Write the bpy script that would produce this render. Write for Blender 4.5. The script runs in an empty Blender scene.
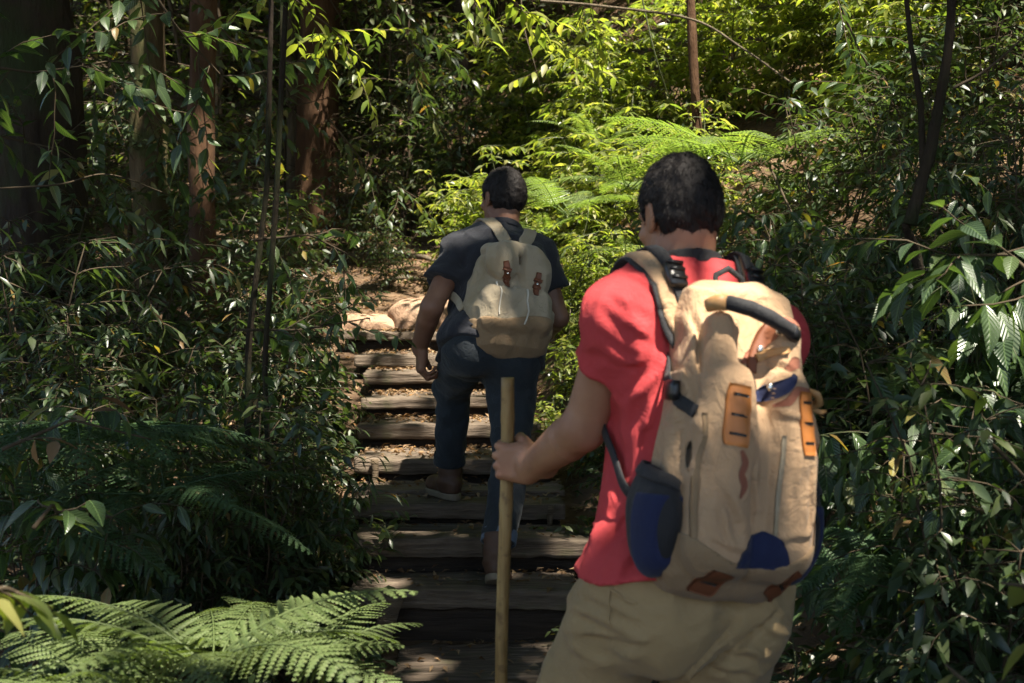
import bpy, math, random
import numpy as np
from mathutils import Vector, Matrix
from mathutils.bvhtree import BVHTree
R = math.radians
sc = bpy.context.scene
COL = sc.collection
F_PX, Y_H, CAM_Z = 1280.0, 290.0, 1.45

def P3(px, py, d):
    """A point of the place at distance d along the view, from its picture position."""
    return np.array([(px - 512.0) * d / F_PX, d, CAM_Z - (py - Y_H) * d / F_PX])

def nrm(v):
    v = np.asarray(v, float)
    return v / np.maximum(np.linalg.norm(v, axis=-1, keepdims=True), 1e-9)

# ------------------------------------------------------------------ noise
def _hash(i, j, k, s):
    h = (i * 374761393 + j * 668265263 + k * 2147483647 + s * 1274126177) & 0xFFFFFFFF
    h = ((h ^ (h >> 13)) * 1274126177) & 0xFFFFFFFF
    return ((h ^ (h >> 16)) & 0xFFFF) / 65535.0
def vnoise(P, scale=1.0, seed=0):
    Q = np.asarray(P, float) * scale
    I = np.floor(Q).astype(np.int64); f = Q - I; f = f * f * (3 - 2 * f)
    r = 0
    for a in (0, 1):
        for b in (0, 1):
            for c in (0, 1):
                w = (f[..., 0] if a else 1 - f[..., 0]) * (f[..., 1] if b else 1 - f[..., 1]) * (f[..., 2] if c else 1 - f[..., 2])
                r = r + w * _hash(I[..., 0] + a, I[..., 1] + b, I[..., 2] + c, seed)
    return r * 2 - 1
def fbm(P, scale=1.0, seed=0, o=3):
    return sum(vnoise(P, scale * 2 ** i, seed + i) / 2 ** i for i in range(o))

# ------------------------------------------------------------------ meshes
def mesh_np(name, V, Fs, mats=None, smooth=True, fmat=None, uv=None):
    me = bpy.data.meshes.new(name)
    V = np.asarray(V, np.float32).reshape(-1, 3)
    Fs = [np.asarray(f, np.int32) for f in (Fs if isinstance(Fs, list) else [Fs]) if len(f)]
    lt = np.concatenate([np.full(len(f), f.shape[1], np.int32) for f in Fs])
    li = np.concatenate([f.ravel() for f in Fs])
    ls = np.concatenate([[0], np.cumsum(lt)[:-1]]).astype(np.int32)
    me.vertices.add(len(V)); me.vertices.foreach_set('co', V.ravel())
    me.loops.add(len(li)); me.loops.foreach_set('vertex_index', li)
    me.polygons.add(len(lt)); me.polygons.foreach_set('loop_start', ls); me.polygons.foreach_set('loop_total', lt)
    me.polygons.foreach_set('use_smooth', np.full(len(lt), smooth, bool))
    for m in (mats if isinstance(mats, (list, tuple)) else [mats]):
        if m: me.materials.append(m)
    if fmat is not None: me.polygons.foreach_set('material_index', np.asarray(fmat, np.int32))
    if uv is not None:
        l = me.uv_layers.new(name='UVMap'); l.data.foreach_set('uv', np.asarray(uv, np.float32)[li].ravel())
    me.update(calc_edges=True); me.validate()
    return me

def link(name, me, parent=None):
    o = bpy.data.objects.new(name, me); COL.objects.link(o)
    if parent is not None: o.parent = parent
    return o
def part(name, V, F, m, parent, smooth=True, uv=None):
    return link(name, mesh_np(name, V, F, m, smooth, uv=uv), parent)
def tag(o, label=None, cat=None, group=None, kind=None):
    if label: o['label'] = label
    if cat: o['category'] = cat
    if group: o['group'] = group
    if kind: o['kind'] = kind
    return o
def thing(name, label, cat, loc=(0, 0, 0), rz=0.0, group=None):
    o = bpy.data.objects.new(name, None); COL.objects.link(o)
    o.empty_display_size = 0.1
    o.location = loc; o.rotation_euler = (0, 0, rz)
    return tag(o, label, cat, group)
def dup(root, loc, rz, s=1.0, label=None, group=None, tilt=(0, 0)):
    r = root.copy(); COL.objects.link(r); r.location = loc
    r.rotation_euler = (tilt[0], tilt[1], rz); r.scale = (s, s, s)
    if label: r['label'] = label
    if group: r['group'] = group
    for ch in list(root.children):
        c = ch.copy(); COL.objects.link(c); c.parent = r
        for g in ch.children:
            d = g.copy(); COL.objects.link(d); d.parent = c
    return r

class MB:
    """Collects pieces that end up in one mesh."""
    def __init__(s): s.V = []; s.F = {}; s.n = 0; s.U = []
    def add(s, V, F, U=None):
        V = np.asarray(V, float).reshape(-1, 3)
        for f in (F if isinstance(F, list) else [F]):
            f = np.asarray(f, np.int64)
            if len(f): s.F.setdefault(f.shape[1], []).append(f + s.n)
        s.V.append(V); s.n += len(V)
        s.U.append(np.zeros((len(V), 2)) if U is None else U)
        return s
    def out(s): return np.concatenate(s.V), [np.concatenate(v) for v in s.F.values()]
    def uvs(s): return np.concatenate(s.U)
    def build(s, name, m, parent=None, smooth=True, uv=False):
        V, F = s.out(); return part(name, V, F, m, parent, smooth, s.uvs() if uv else None)

def frames(pts):
    pts = np.asarray(pts, float); t = nrm(np.gradient(pts, axis=0))
    up = np.array([0, 0, 1.0]) if abs(t[0][2]) < .9 else np.array([1.0, 0, 0])
    s = nrm(np.cross(t[0], up)); S = []
    for k in t:
        s = nrm(s - k * np.dot(s, k)); S.append(s)
    S = np.array(S); return t, S, np.cross(S, t)
def tube(pts, rad, seg=8, cap=True, wob=0.0, seed=0):
    pts = np.asarray(pts, float); n = len(pts); rad = np.broadcast_to(np.asarray(rad, float), (n,))
    t, S, U = frames(pts)
    a = np.arange(seg) * 2 * math.pi / seg
    V = pts[:, None] + rad[:, None, None] * (np.cos(a)[None, :, None] * S[:, None] + np.sin(a)[None, :, None] * U[:, None])
    if wob:
        w = fbm(V, 6 / max(rad.max(), .02) * .25, seed); V = pts[:, None] + (V - pts[:, None]) * (1 + wob * w[..., None])
    i = np.arange(n - 1)[:, None] * seg; j = np.arange(seg)[None]; k = (j + 1) % seg
    Q = np.stack([i + j, i + k, i + seg + k, i + seg + j], -1).reshape(-1, 4)
    V = V.reshape(-1, 3); F = [Q]
    if cap:
        V = np.vstack([V, pts[0], pts[-1]]); j = j[0]; k = k[0]; b = (n - 1) * seg
        F.append(np.concatenate([np.stack([k, j, np.full(seg, n * seg)], -1), np.stack([b + j, b + k, np.full(seg, n * seg + 1)], -1)]))
    return V, F
def box(c, h, Rm=None, n=1, rough=0.0, seed=0, bev=0.0):
    """Box of half sizes h, sides split n times so it can be worn."""
    c = np.asarray(c, float); h = np.asarray(h, float)
    nn = n if hasattr(n, '__len__') else (n, n, n)
    V = []; F = []; o = 0
    for ax in range(3):
        u, v = [i for i in range(3) if i != ax]
        for s in (-1, 1):
            gu = np.linspace(-1, 1, nn[u] + 1); gv = np.linspace(-1, 1, nn[v] + 1)
            A, B = np.meshgrid(gu, gv, indexing='ij'); q = np.zeros(A.shape + (3,)); q[..., u] = A; q[..., v] = B; q[..., ax] = s
            q = q * h; V.append(q.reshape(-1, 3))
            I = np.arange(nn[u])[:, None] * (nn[v] + 1) + np.arange(nn[v])[None]
            f = np.stack([I, I + nn[v] + 1, I + nn[v] + 2, I + 1], -1).reshape(-1, 4) + o
            if (s > 0) != (ax != 1): f = f[:, ::-1]
            F.append(f); o += len(V[-1])
    V = np.concatenate(V); F = np.concatenate(F)
    key = np.round(V / 1e-5).astype(np.int64); _, ix, inv = np.unique(key, axis=0, return_index=True, return_inverse=True)
    inv = inv.ravel(); V = V[ix]; F = inv[F]
    if bev:
        inn = np.clip(V, -h + bev, h - bev); dd = V - inn; L = np.linalg.norm(dd, axis=1, keepdims=True)
        V = inn + dd * np.minimum(1, bev / np.maximum(L, 1e-9))
    if rough:
        q = V + c * 3.7
        V = V + np.stack([fbm(q, 9, seed), fbm(q, 9, seed + 9), fbm(q, 11, seed + 5)], -1) * rough
    if Rm is not None: V = V @ np.asarray(Rm).T
    return V + c, F

# ------------------------------------------------------------------ signed distance modelling
def rabs(x): return np.sqrt(x * x + .008)
def smin(a, b, k):
    h = np.clip(.5 + .5 * (b - a) / k, 0, 1); return b * (1 - h) + a * h - k * h * (1 - h)
def smax(a, b, k): return -smin(-a, -b, k)
def cone(P, a, b, r1, r2):
    a = np.asarray(a, float); b = np.asarray(b, float); ba = b - a
    t = np.clip(((P - a) @ ba) / max(ba @ ba, 1e-12), 0, 1)
    return np.linalg.norm(P - a - t[..., None] * ba, axis=-1) - (r1 + (r2 - r1) * t)
def chain(P, pts, rs):
    d = cone(P, pts[0], pts[1], rs[0], rs[1])
    for i in range(1, len(pts) - 1): d = np.minimum(d, cone(P, pts[i], pts[i + 1], rs[i], rs[i + 1]))
    return d
def ell(P, c, r, Rm=None):
    q = P - np.asarray(c, float)
    if Rm is not None: q = q @ Rm
    r = np.asarray(r, float); k0 = np.linalg.norm(q / r, axis=-1); k1 = np.linalg.norm(q / (r * r), axis=-1)
    return k0 * (k0 - 1) / np.maximum(k1, 1e-6)
def rbox(P, c, h, r, Rm=None):
    q = P - np.asarray(c, float)
    if Rm is not None: q = q @ Rm
    q = np.abs(q) - (np.asarray(h, float) - r)
    return np.linalg.norm(np.maximum(q, 0), axis=-1) + np.minimum(q.max(axis=-1), 0) - r
def loft(P, O, Rm, zs, A, B, CX=None, CY=None, n=2.4):
    q = (P - O) @ Rm; z = q[..., 2]
    a = np.interp(z, zs, A); b = np.interp(z, zs, B)
    x = q[..., 0] - (np.interp(z, zs, CX) if CX is not None else 0); y = q[..., 1] - (np.interp(z, zs, CY) if CY is not None else 0)
    rho = (np.abs(x / a) ** n + np.abs(y / b) ** n) ** (1 / n)
    d = (rho - 1) * np.minimum(a, b)
    return smax(d, np.maximum(zs[0] - z, z - zs[-1]), .03)
def surf(f, lo, hi, h, proj=2):
    """Surface of f(P)=0 as quads (surface nets on a grid refined only near the surface)."""
    lo = np.asarray(lo, float); hi = np.asarray(hi, float); K = 4
    nc = np.ceil((hi - lo) / (h * K)).astype(int) + 1
    ax = [lo[i] + np.arange(nc[i] + 1) * h * K for i in range(3)]
    C = np.stack(np.meshgrid(*ax, indexing='ij'), -1); Dc = f(C.reshape(-1, 3)).reshape(C.shape[:3])
    N = nc * K + 1
    D = np.kron(Dc[:-1, :-1, :-1], np.ones((K, K, K), np.float32)).astype(np.float32)
    D = np.pad(D, ((0, 1),) * 3, mode='edge')
    near = np.zeros(tuple(nc), bool)
    mn = np.full(tuple(nc), 1e9); sg = np.zeros(tuple(nc), int)
    for a in (0, 1):
        for b in (0, 1):
            for c in (0, 1):
                s = Dc[a:a + nc[0], b:b + nc[1], c:c + nc[2]]; mn = np.minimum(mn, np.abs(s)); sg += (s < 0)
    near = (mn < h * K * 1.6) | ((sg > 0) & (sg < 8))
    msk = np.zeros(tuple(N), bool); m2 = np.kron(near, np.ones((K, K, K), bool))
    for a in (0, 1):
        for b in (0, 1):
            for c in (0, 1): msk[a:a + N[0] - 1, b:b + N[1] - 1, c:c + N[2] - 1] |= m2
    I = np.argwhere(msk); D[msk] = f(lo + I * h)
    S = D < 0
    cnt = np.zeros(tuple(N - 1), np.int8); cor = [(a, b, c) for a in (0, 1) for b in (0, 1) for c in (0, 1)]
    sl = lambda A, o: A[o[0]:o[0] + N[0] - 1, o[1]:o[1] + N[1] - 1, o[2]:o[2] + N[2] - 1]
    for o in cor: cnt += sl(S, o)
    act = (cnt > 0) & (cnt < 8); ids = np.full(act.shape, -1, np.int64); ids[act] = np.arange(act.sum())
    base = np.argwhere(act); acc = np.zeros((len(base), 3)); num = np.zeros(len(base))
    val = {o: sl(D, o)[act].astype(float) for o in cor}
    for o in cor:
        for x in range(3):
            if o[x] == 0:
                p = list(o); p[x] = 1; p = tuple(p); a, b = val[o], val[p]; m = (a < 0) != (b < 0)
                t = np.where(m, a / np.where(m, a - b, 1), 0); q = np.tile(np.array(o, float), (len(base), 1)); q[:, x] = t
                acc += q * m[:, None]; num += m
    V = lo + (base + acc / num[:, None]) * h
    F = []
    for x in range(3):
        u, v = (x + 1) % 3, (x + 2) % 3
        A = np.take(S, range(0, N[x] - 1), x); B = np.take(S, range(1, N[x]), x)
        e = np.argwhere(A != B); e = e[(e[:, u] > 0) & (e[:, v] > 0) & (e[:, u] < N[u] - 1) & (e[:, v] < N[v] - 1)]
        if not len(e): continue
        ins = S[tuple(e.T)]
        def cell(du, dv):
            c = e.copy(); c[:, u] += du; c[:, v] += dv; return ids[tuple(c.T)]
        q = np.stack([cell(-1, -1), cell(0, -1), cell(0, 0), cell(-1, 0)], -1)
        q[~ins] = q[~ins][:, ::-1]; F.append(q)
    F = np.concatenate(F); F = F[(F >= 0).all(1)]
    for _ in range(proj):
        e = h * .5; d = f(V); g = np.stack([f(V + np.eye(3)[i] * e) - f(V - np.eye(3)[i] * e) for i in range(3)], -1) / (2 * e)
        st = d[:, None] * g / np.maximum((g * g).sum(1, keepdims=True), .2)
        L = np.linalg.norm(st, axis=1, keepdims=True); V = V - st * np.minimum(1, h * .5 / np.maximum(L, 1e-9))
    return V, F
def rotm(rx=0, ry=0, rz=0):
    return np.array(Matrix.Rotation(R(rz), 3, 'Z') @ Matrix.Rotation(R(ry), 3, 'Y') @ Matrix.Rotation(R(rx), 3, 'X'))

# ------------------------------------------------------------------ materials
class NB:
    def __init__(s, name):
        s.m = bpy.data.materials.new(name); s.m.use_nodes = True; s.t = s.m.node_tree; s.t.nodes.clear()
        s.o = s.n('ShaderNodeOutputMaterial'); s.tc = s.n('ShaderNodeTexCoord')
    def n(s, k, **kw):
        x = s.t.nodes.new(k)
        for a, v in kw.items():
            if a in x.inputs: s.set(x.inputs[a], v)
            else: setattr(x, a, v)
        return x
    def set(s, i, v):
        if hasattr(v, 'node'): s.t.links.new(v, i)
        else: i.default_value = v
    def noise(s, scale, detail=4, rough=.55, stretch=None, coord='Object', dist=0.0):
        v = s.tc.outputs[coord]
        if stretch:
            mp = s.n('ShaderNodeMapping'); s.set(mp.inputs['Vector'], v); mp.inputs['Scale'].default_value = stretch; v = mp.outputs[0]
        x = s.n('ShaderNodeTexNoise'); s.set(x.inputs['Vector'], v); x.inputs['Scale'].default_value = scale
        x.inputs['Detail'].default_value = detail; x.inputs['Roughness'].default_value = rough; x.inputs['Distortion'].default_value = dist
        return x.outputs['Fac']
    def ramp(s, f, stops):
        x = s.n('ShaderNodeValToRGB'); s.set(x.inputs[0], f); e = x.color_ramp.elements
        while len(e) < len(stops): e.new(.5)
        for q, (p, c) in zip(e, stops): q.position = p; q.color = (*c, 1) if len(c) == 3 else c
        return x.outputs[0]
    def mix(s, f, a, b, mode='MIX'):
        x = s.n('ShaderNodeMix', data_type='RGBA', blend_type=mode)
        s.set(x.inputs[0], f); s.set(x.inputs[6], a if hasattr(a, 'node') else (*a, 1)); s.set(x.inputs[7], b if hasattr(b, 'node') else (*b, 1))
        return x.outputs[2]
    def math(s, op, a, b=0.0):
        x = s.n('ShaderNodeMath', operation=op); s.set(x.inputs[0], a); s.set(x.inputs[1], b); return x.outputs[0]
    def bump(s, h, st=.3, dist=.01, prev=None):
        x = s.n('ShaderNodeBump'); s.set(x.inputs['Height'], h); x.inputs['Strength'].default_value = st; x.inputs['Distance'].default_value = dist
        if prev is not None: s.set(x.inputs['Normal'], prev)
        return x.outputs[0]
    def pbr(s, col, rough=.8, nrm=None, spec=.5, metal=0.0, sheen=0.0, sss=0.0, coat=0.0):
        p = s.n('ShaderNodeBsdfPrincipled'); s.set(p.inputs['Base Color'], col if hasattr(col, 'node') else (*col, 1))
        s.set(p.inputs['Roughness'], rough); p.inputs['Specular IOR Level'].default_value = spec; p.inputs['Metallic'].default_value = metal
        p.inputs['Sheen Weight'].default_value = sheen; p.inputs['Coat Weight'].default_value = coat
        if sss: p.inputs['Subsurface Weight'].default_value = sss; p.inputs['Subsurface Radius'].default_value = (.01, .004, .002); p.inputs['Subsurface Scale'].default_value = 1
        if nrm is not None: s.set(p.inputs['Normal'], nrm)
        return p.outputs[0]
    def done(s, sh): s.set(s.o.inputs['Surface'], sh); return s.m

def m_leaf(name, cols, tr=.35, gloss=.38, trc=None, spec=.5, veins=False):
    b = NB(name); g = b.n('ShaderNodeNewGeometry'); r = g.outputs['Random Per Island']
    k = len(cols); c = b.ramp(r, [(.955 * i / max(k - 1, 1), x) for i, x in enumerate(cols)] + ([(.975, (.20, .16, .04)), (1.0, (.16, .08, .035))] if tr < .5 and k in (3, 4) else []))
    n = b.noise(40, 2); c = b.mix(b.math('MULTIPLY', n, .35), c, (.02, .035, .01)) if veins else c
    nr = None
    if veins:
        sp = b.n('ShaderNodeSeparateXYZ'); uv = b.tc.outputs['UV']; b.set(sp.inputs[0], uv)
        ax = b.math('ABSOLUTE', b.math('SUBTRACT', sp.outputs[0], .5))
        mid = b.math('LESS_THAN', ax, .035)
        w = b.math('SINE', b.math('MULTIPLY', b.math('SUBTRACT', sp.outputs[1], b.math('MULTIPLY', ax, .6)), 58.0))
        c = b.mix(b.math('MULTIPLY', mid, .45), c, (.12, .19, .07))
        nr = b.bump(w, .35, .003)
    rg = b.math('ADD', gloss, b.math('MULTIPLY', r, .2))
    p = b.pbr(c, rg, nr, spec)
    t = b.n('ShaderNodeBsdfTranslucent')
    b.set(t.inputs['Color'], b.mix(1.0, c, trc or (2.7, 2.9, 1.0), 'MULTIPLY'))
    mx = b.n('ShaderNodeMixShader'); mx.inputs[0].default_value = tr; b.set(mx.inputs[1], p); b.set(mx.inputs[2], t.outputs[0])
    return b.done(mx.outputs[0])
def m_bark(name, c1, c2, c3, sc=6, moss=None):
    b = NB(name); n = b.noise(sc, 8, .65, (1, 1, .25)); n2 = b.noise(sc * .35, 4)
    c = b.ramp(n, [(.32, c1), (.52, c2), (.72, c3)])
    if moss: c = b.mix(b.ramp(n2, [(.48, (0, 0, 0)), (.62, (1, 1, 1))]), c, moss)
    n4 = b.noise(sc * 5, 6, .7, (1, 1, .18)); c = b.mix(b.math('MULTIPLY', n4, .7), c, c1); nr = b.bump(n, 1.0, .06, b.bump(n4, .8, .012)); return b.done(b.pbr(c, .95, nr, .15))
def m_fabric(name, c, c2=None, weave=900, wr=10, wst=.5, rough=.85, sheen=.1, dirt=None, wdist=.012):
    b = NB(name); n = b.noise(wr, 3, .5, dist=.6); n2 = b.noise(22, 5)
    col = b.mix(n2, c, c2 or tuple(x * .85 for x in c))
    if dirt: col = b.mix(b.ramp(b.noise(6, 5), [(.5, (0, 0, 0)), (.72, (1, 1, 1))]), col, dirt)
    cr = b.math('ABSOLUTE', b.math('SUBTRACT', b.noise(wr * 1.9, 5, .6, dist=1.2), .5)); nr = b.bump(cr, wst, wdist * .9, b.bump(n, wst, wdist)); nr = b.bump(b.noise(weave * .5, 2), .5, .0012, nr)
    return b.done(b.pbr(col, rough, nr, .25, sheen=sheen))
def m_plain(name, c, rough=.5, spec=.5, metal=0.0, var=.2, sc=30, bst=.15, bd=.002, sss=0):
    b = NB(name); n = b.noise(sc, 4); col = b.mix(n, tuple(x * (1 - var) for x in c), tuple(min(1, x * (1 + var)) for x in c))
    return b.done(b.pbr(col, rough, b.bump(n, bst, bd), spec, metal, sss=sss))

M = {}
M['leaf_dark'] = m_leaf('shaded leaf', [(.026, .042, .018), (.045, .07, .024), (.034, .055, .03), (.07, .09, .028)], .32, .3, veins=False)  # shrub leaf with the shade put into its colour
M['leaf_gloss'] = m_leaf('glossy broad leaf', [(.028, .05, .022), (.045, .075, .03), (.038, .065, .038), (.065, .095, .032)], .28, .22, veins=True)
M['leaf_bright'] = m_leaf('light green leaf', [(.09, .13, .03), (.13, .165, .04), (.19, .20, .045), (.07, .10, .03), (.24, .23, .08)], .45, .30)  # shrub leaf with sunlight put into its paler, yellower colour
M['leaf_canopy'] = m_leaf('canopy leaf', [(.03, .065, .018), (.05, .09, .022)], .4, .4)
M['leaf_far'] = m_leaf('forest leaf', [(.03, .045, .018), (.055, .075, .024), (.085, .10, .03)], .45, .35)
M['fern_dark'] = m_leaf('dark fern', [(.035, .07, .03), (.045, .085, .032)], .25, .4)
M['fern_mid'] = m_leaf('grey green fern', [(.08, .115, .04), (.10, .13, .045)], .3, .42)
M['fern_bright'] = m_leaf('light fern', [(.09, .14, .04), (.14, .18, .07)], .42, .35)
M['leaf_dead'] = m_leaf('dead leaf', [(.13, .075, .04), (.22, .14, .075), (.30, .21, .12), (.10, .055, .03), (.2, .11, .04)], .15, .6, (1.2, 1.1, .8), .2)
M['stem_green'] = m_plain('green stem', (.05, .06, .02), .6)
M['stem_brown'] = m_plain('brown twig', (.06, .045, .028), .85, .2)
M['bark_dark'] = m_bark('dark bark', (.018, .013, .01), (.04, .03, .02), (.075, .058, .038), 7, (.03, .045, .015))
M['bark_red'] = m_bark('reddish bark', (.045, .024, .014), (.10, .055, .03), (.17, .10, .06), 6)
M['bark_moss'] = m_bark('mossy bark', (.05, .035, .02), (.11, .075, .04), (.2, .16, .09), 8, (.07, .09, .03))
M['bark_pale'] = m_bark('pale bark', (.09, .07, .05), (.16, .13, .09), (.25, .21, .15), 9)
def m_soil():
    b = NB('forest soil'); n = b.noise(3, 10, .65); n2 = b.noise(26, 8, .7); n3 = b.noise(.8, 3)
    c = b.ramp(n, [(.3, (.045, .028, .018)), (.5, (.10, .062, .038)), (.7, (.19, .125, .08))])
    c = b.mix(b.ramp(n2, [(.5, (0, 0, 0)), (.66, (1, 1, 1))]), c, (.17, .12, .07))
    return b.done(b.pbr(c, .95, b.bump(n, .6, .08, b.bump(n2, .9, .02)), .15))
M['soil'] = m_soil()
def m_wood(name, a, bb, c, moss=None):
    b = NB(name); n = b.noise(5, 9, .65, (.6, 9, 9)); n2 = b.noise(9, 6); n3 = b.noise(60, 4, .6, (.15, 3, 3))
    col = b.ramp(n, [(.3, a), (.5, bb), (.7, c)])
    col = b.mix(b.math('MULTIPLY', n3, .5), col, a)
    if moss: col = b.mix(b.ramp(n2, [(.55, (0, 0, 0)), (.7, (1, 1, 1))]), col, moss)
    return b.done(b.pbr(col, .85, b.bump(n3, .7, .006, b.bump(n, 1.0, .022)), .25))
M['wood_step'] = m_wood('weathered step wood', (.06, .045, .033), (.16, .122, .09), (.28, .22, .165), (.12, .105, .065))
M['wood_shade'] = m_wood('shaded dark wood', (.022, .016, .012), (.05, .036, .026), (.09, .065, .045))  # dark tone holds the shade of the gap under the planks
M['wood_stake'] = m_wood('splintered stake wood', (.07, .05, .032), (.15, .11, .07), (.24, .18, .12))
def m_rock():
    b = NB('sandy rock'); n = b.noise(6, 10, .7); n2 = b.noise(30, 8, .7)
    c = b.ramp(n, [(.3, (.2, .12, .075)), (.5, (.36, .23, .15)), (.7, (.5, .35, .24))])
    c = b.mix(b.ramp(n2, [(.55, (0, 0, 0)), (.75, (1, 1, 1))]), c, (.15, .09, .055))
    return b.done(b.pbr(c, .9, b.bump(n2, .9, .02, b.bump(n, .8, .05)), .2))
M['rock'] = m_rock()
def m_skin(name, c):
    b = NB(name); n = b.noise(9, 4); n2 = b.noise(420, 3); c = b.mix(b.ramp(n, [(.35, (0, 0, 0)), (.65, (1, 1, 1))]), c, tuple(x * f for x, f in zip(c, (.78, .70, .68))))
    return b.done(b.pbr(c, .48, b.bump(n2, .5, .001, b.bump(b.noise(24, 5, .6), .4, .006)), .35, sss=.05))
M['skin_a'] = m_skin('skin of front hiker', (.36, .19, .115))
M['skin_b'] = m_skin('skin of far hiker', (.24, .125, .08))
def m_hair(name):
    b = NB(name); n = b.noise(60, 4, .6, (1, 1, .25)); c = b.mix(n, (.006, .005, .005), (.02, .016, .015))
    return b.done(b.pbr(c, .62, b.bump(n, .9, .01), .22))
M['hair'] = m_hair('black hair')
M['shirt_red'] = m_fabric('red jersey', (.50, .062, .065), (.42, .045, .05), 1200, 7, .6, .95, 0)
M['shirt_grey'] = m_fabric('charcoal jersey', (.028, .029, .036), (.02, .021, .026), 1200, 9, .6, .9, .1)
M['khaki'] = m_fabric('khaki cotton', (.34, .235, .115), (.27, .185, .09), 1000, 8, .6, .85, .1)
M['denim'] = m_fabric('dark denim', (.016, .021, .026), (.026, .032, .038), 900, 12, .7, .85, .1)
M['denim_sunlit'] = m_fabric('turned up sunlit denim', (.13, .17, .23), (.09, .13, .2), 700, 20, .6)
M['canvas_a'] = m_fabric('tan canvas', (.45, .295, .172), (.37, .235, .135), 800, 9, .7, .85, .1, (.36, .24, .14), .02)
M['canvas_b'] = m_fabric('khaki canvas', (.37, .305, .215), (.31, .255, .175), 800, 10, .7, .88, .1, (.28, .21, .12), .015)
M['canvas_low'] = m_fabric('brown canvas and painted shade', (.27, .18, .10), (.22, .145, .08), 800, 10, .6)  # front pack's own brown canvas; painted shade on the far rucksack's base
M['rust_print'] = m_fabric('rust brown print', (.27, .10, .06), None, 800, 9, .4)
M['navy'] = m_fabric('navy cloth', (.014, .02, .065), (.012, .016, .045), 900, 9, .5)
M['mesh_black'] = m_fabric('black mesh', (.012, .012, .014), (.02, .02, .022), 700, 12, .5, .7)
M['webbing'] = m_fabric('black webbing', (.012, .012, .014), (.02, .02, .022), 500, 40, .3, .65)
M['buckle'] = m_plain('black plastic', (.012, .012, .013), .35)
M['leather'] = m_plain('orange leather', (.42, .15, .035), .5, .45, 0, .15, 40, .3)
M['leather_dk'] = m_plain('brown leather', (.16, .055, .025), .55, .4, 0, .2, 40, .3)
M['tan_leather'] = m_plain('tan leather', (.42, .23, .09), .5, .4, 0, .2, 30, .3)
M['boot'] = m_plain('brown boot leather', (.085, .045, .028), .6, .4, 0, .25, 30, .4)
M['sole'] = m_plain('boot sole', (.20, .165, .12), .85, .2, 0, .25, 25, .4)
M['metal'] = m_plain('metal snap', (.7, .68, .62), .25, .5, 1.0)
M['cord'] = m_plain('white cord', (.6, .56, .48), .8)
M['eye'] = m_plain('eye white', (.7, .68, .65), .2)
def m_stick():
    b = NB('bamboo stick'); n = b.noise(7, 8, .7, (6, 6, .6)); n2 = b.noise(25, 6)
    c = b.ramp(n, [(.3, (.14, .085, .032)), (.5, (.29, .185, .07)), (.7, (.38, .265, .115))])
    c = b.mix(b.ramp(n2, [(.55, (0, 0, 0)), (.7, (1, 1, 1))]), c, (.10, .055, .025))
    return b.done(b.pbr(c, .5, b.bump(n, .4, .003), .4))
M['stick'] = m_stick()
EXPOSURE = 2.0
# ================================================================== ground
def pz(y): return np.interp(y, [-40, 2.2, 3.3, 3.75, 4.5, 5.2, 6.1, 7.0, 7.9, 8.6, 12, 16, 25, 45, 90], [-.4, .0, .04, .06, .17, .42, .66, .87, 1.06, 1.25, 1.95, 2.9, 6, 14.5, 30])
def pc(y): return np.interp(y, [2, 3.7, 4.5, 6.1, 7.9, 10, 12, 16, 30], [.15, -.05, -.16, -.31, -.5, -.62, -1.1, -2.6, -6])
def H(x, y):
    x = np.asarray(x, float); y = np.asarray(y, float)
    c = pc(y); hw = np.interp(y, [2, 4, 5, 8, 12], [.6, .5, .42, .42, .35])
    u = np.maximum(x - c - hw, 0); v = np.maximum(c - hw - x, 0)
    us = np.maximum(u - .12, 0)
    z = pz(y) + np.where(us < 5, .72 * us, 3.6 + .45 * (us - 5)) * np.interp(y, [-2, 2, 5], [.4, .75, 1]) + .1 * np.minimum(u, .12) - .07 * np.minimum(v, 8)
    Q = np.stack([x, y, np.zeros_like(x)], -1)
    off = np.clip((u + v) / .5, 0, 1)
    return z + fbm(Q, .35, 3, 3) * .22 * np.clip((u + v) / 1.5, 0, 1) + fbm(Q, 2.3, 8, 4) * .045 * (.25 + .75 * off)
def Hs(x, y): return float(H(np.array([x]), np.array([y]))[0])
def build_ground():
    n = 420
    t = np.linspace(-1, 1, n); gx = 95 * np.sinh(4.6 * t) / math.sinh(4.6) ; s = np.linspace(0, 1, n)
    gy = 5.5 + np.concatenate([-45 * np.sinh(3.6 * (1 - s[s < .35] / .35)) / math.sinh(3.6), 100 * np.sinh(4.2 * (s[s >= .35] - .35) / .65) / math.sinh(4.2)])
    X, Y = np.meshgrid(gx, gy, indexing='ij'); Z = H(X, Y)
    V = np.stack([X, Y, Z], -1).reshape(-1, 3)
    I = np.arange(n - 1)[:, None] * n + np.arange(n - 1)[None]; F = np.stack([I, I + n, I + n + 1, I + 1], -1).reshape(-1, 4)
    tag(part('ground', V, F, M['soil'], None), 'brown forest soil of the trail and its banks', kind='structure')
build_ground()

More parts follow.
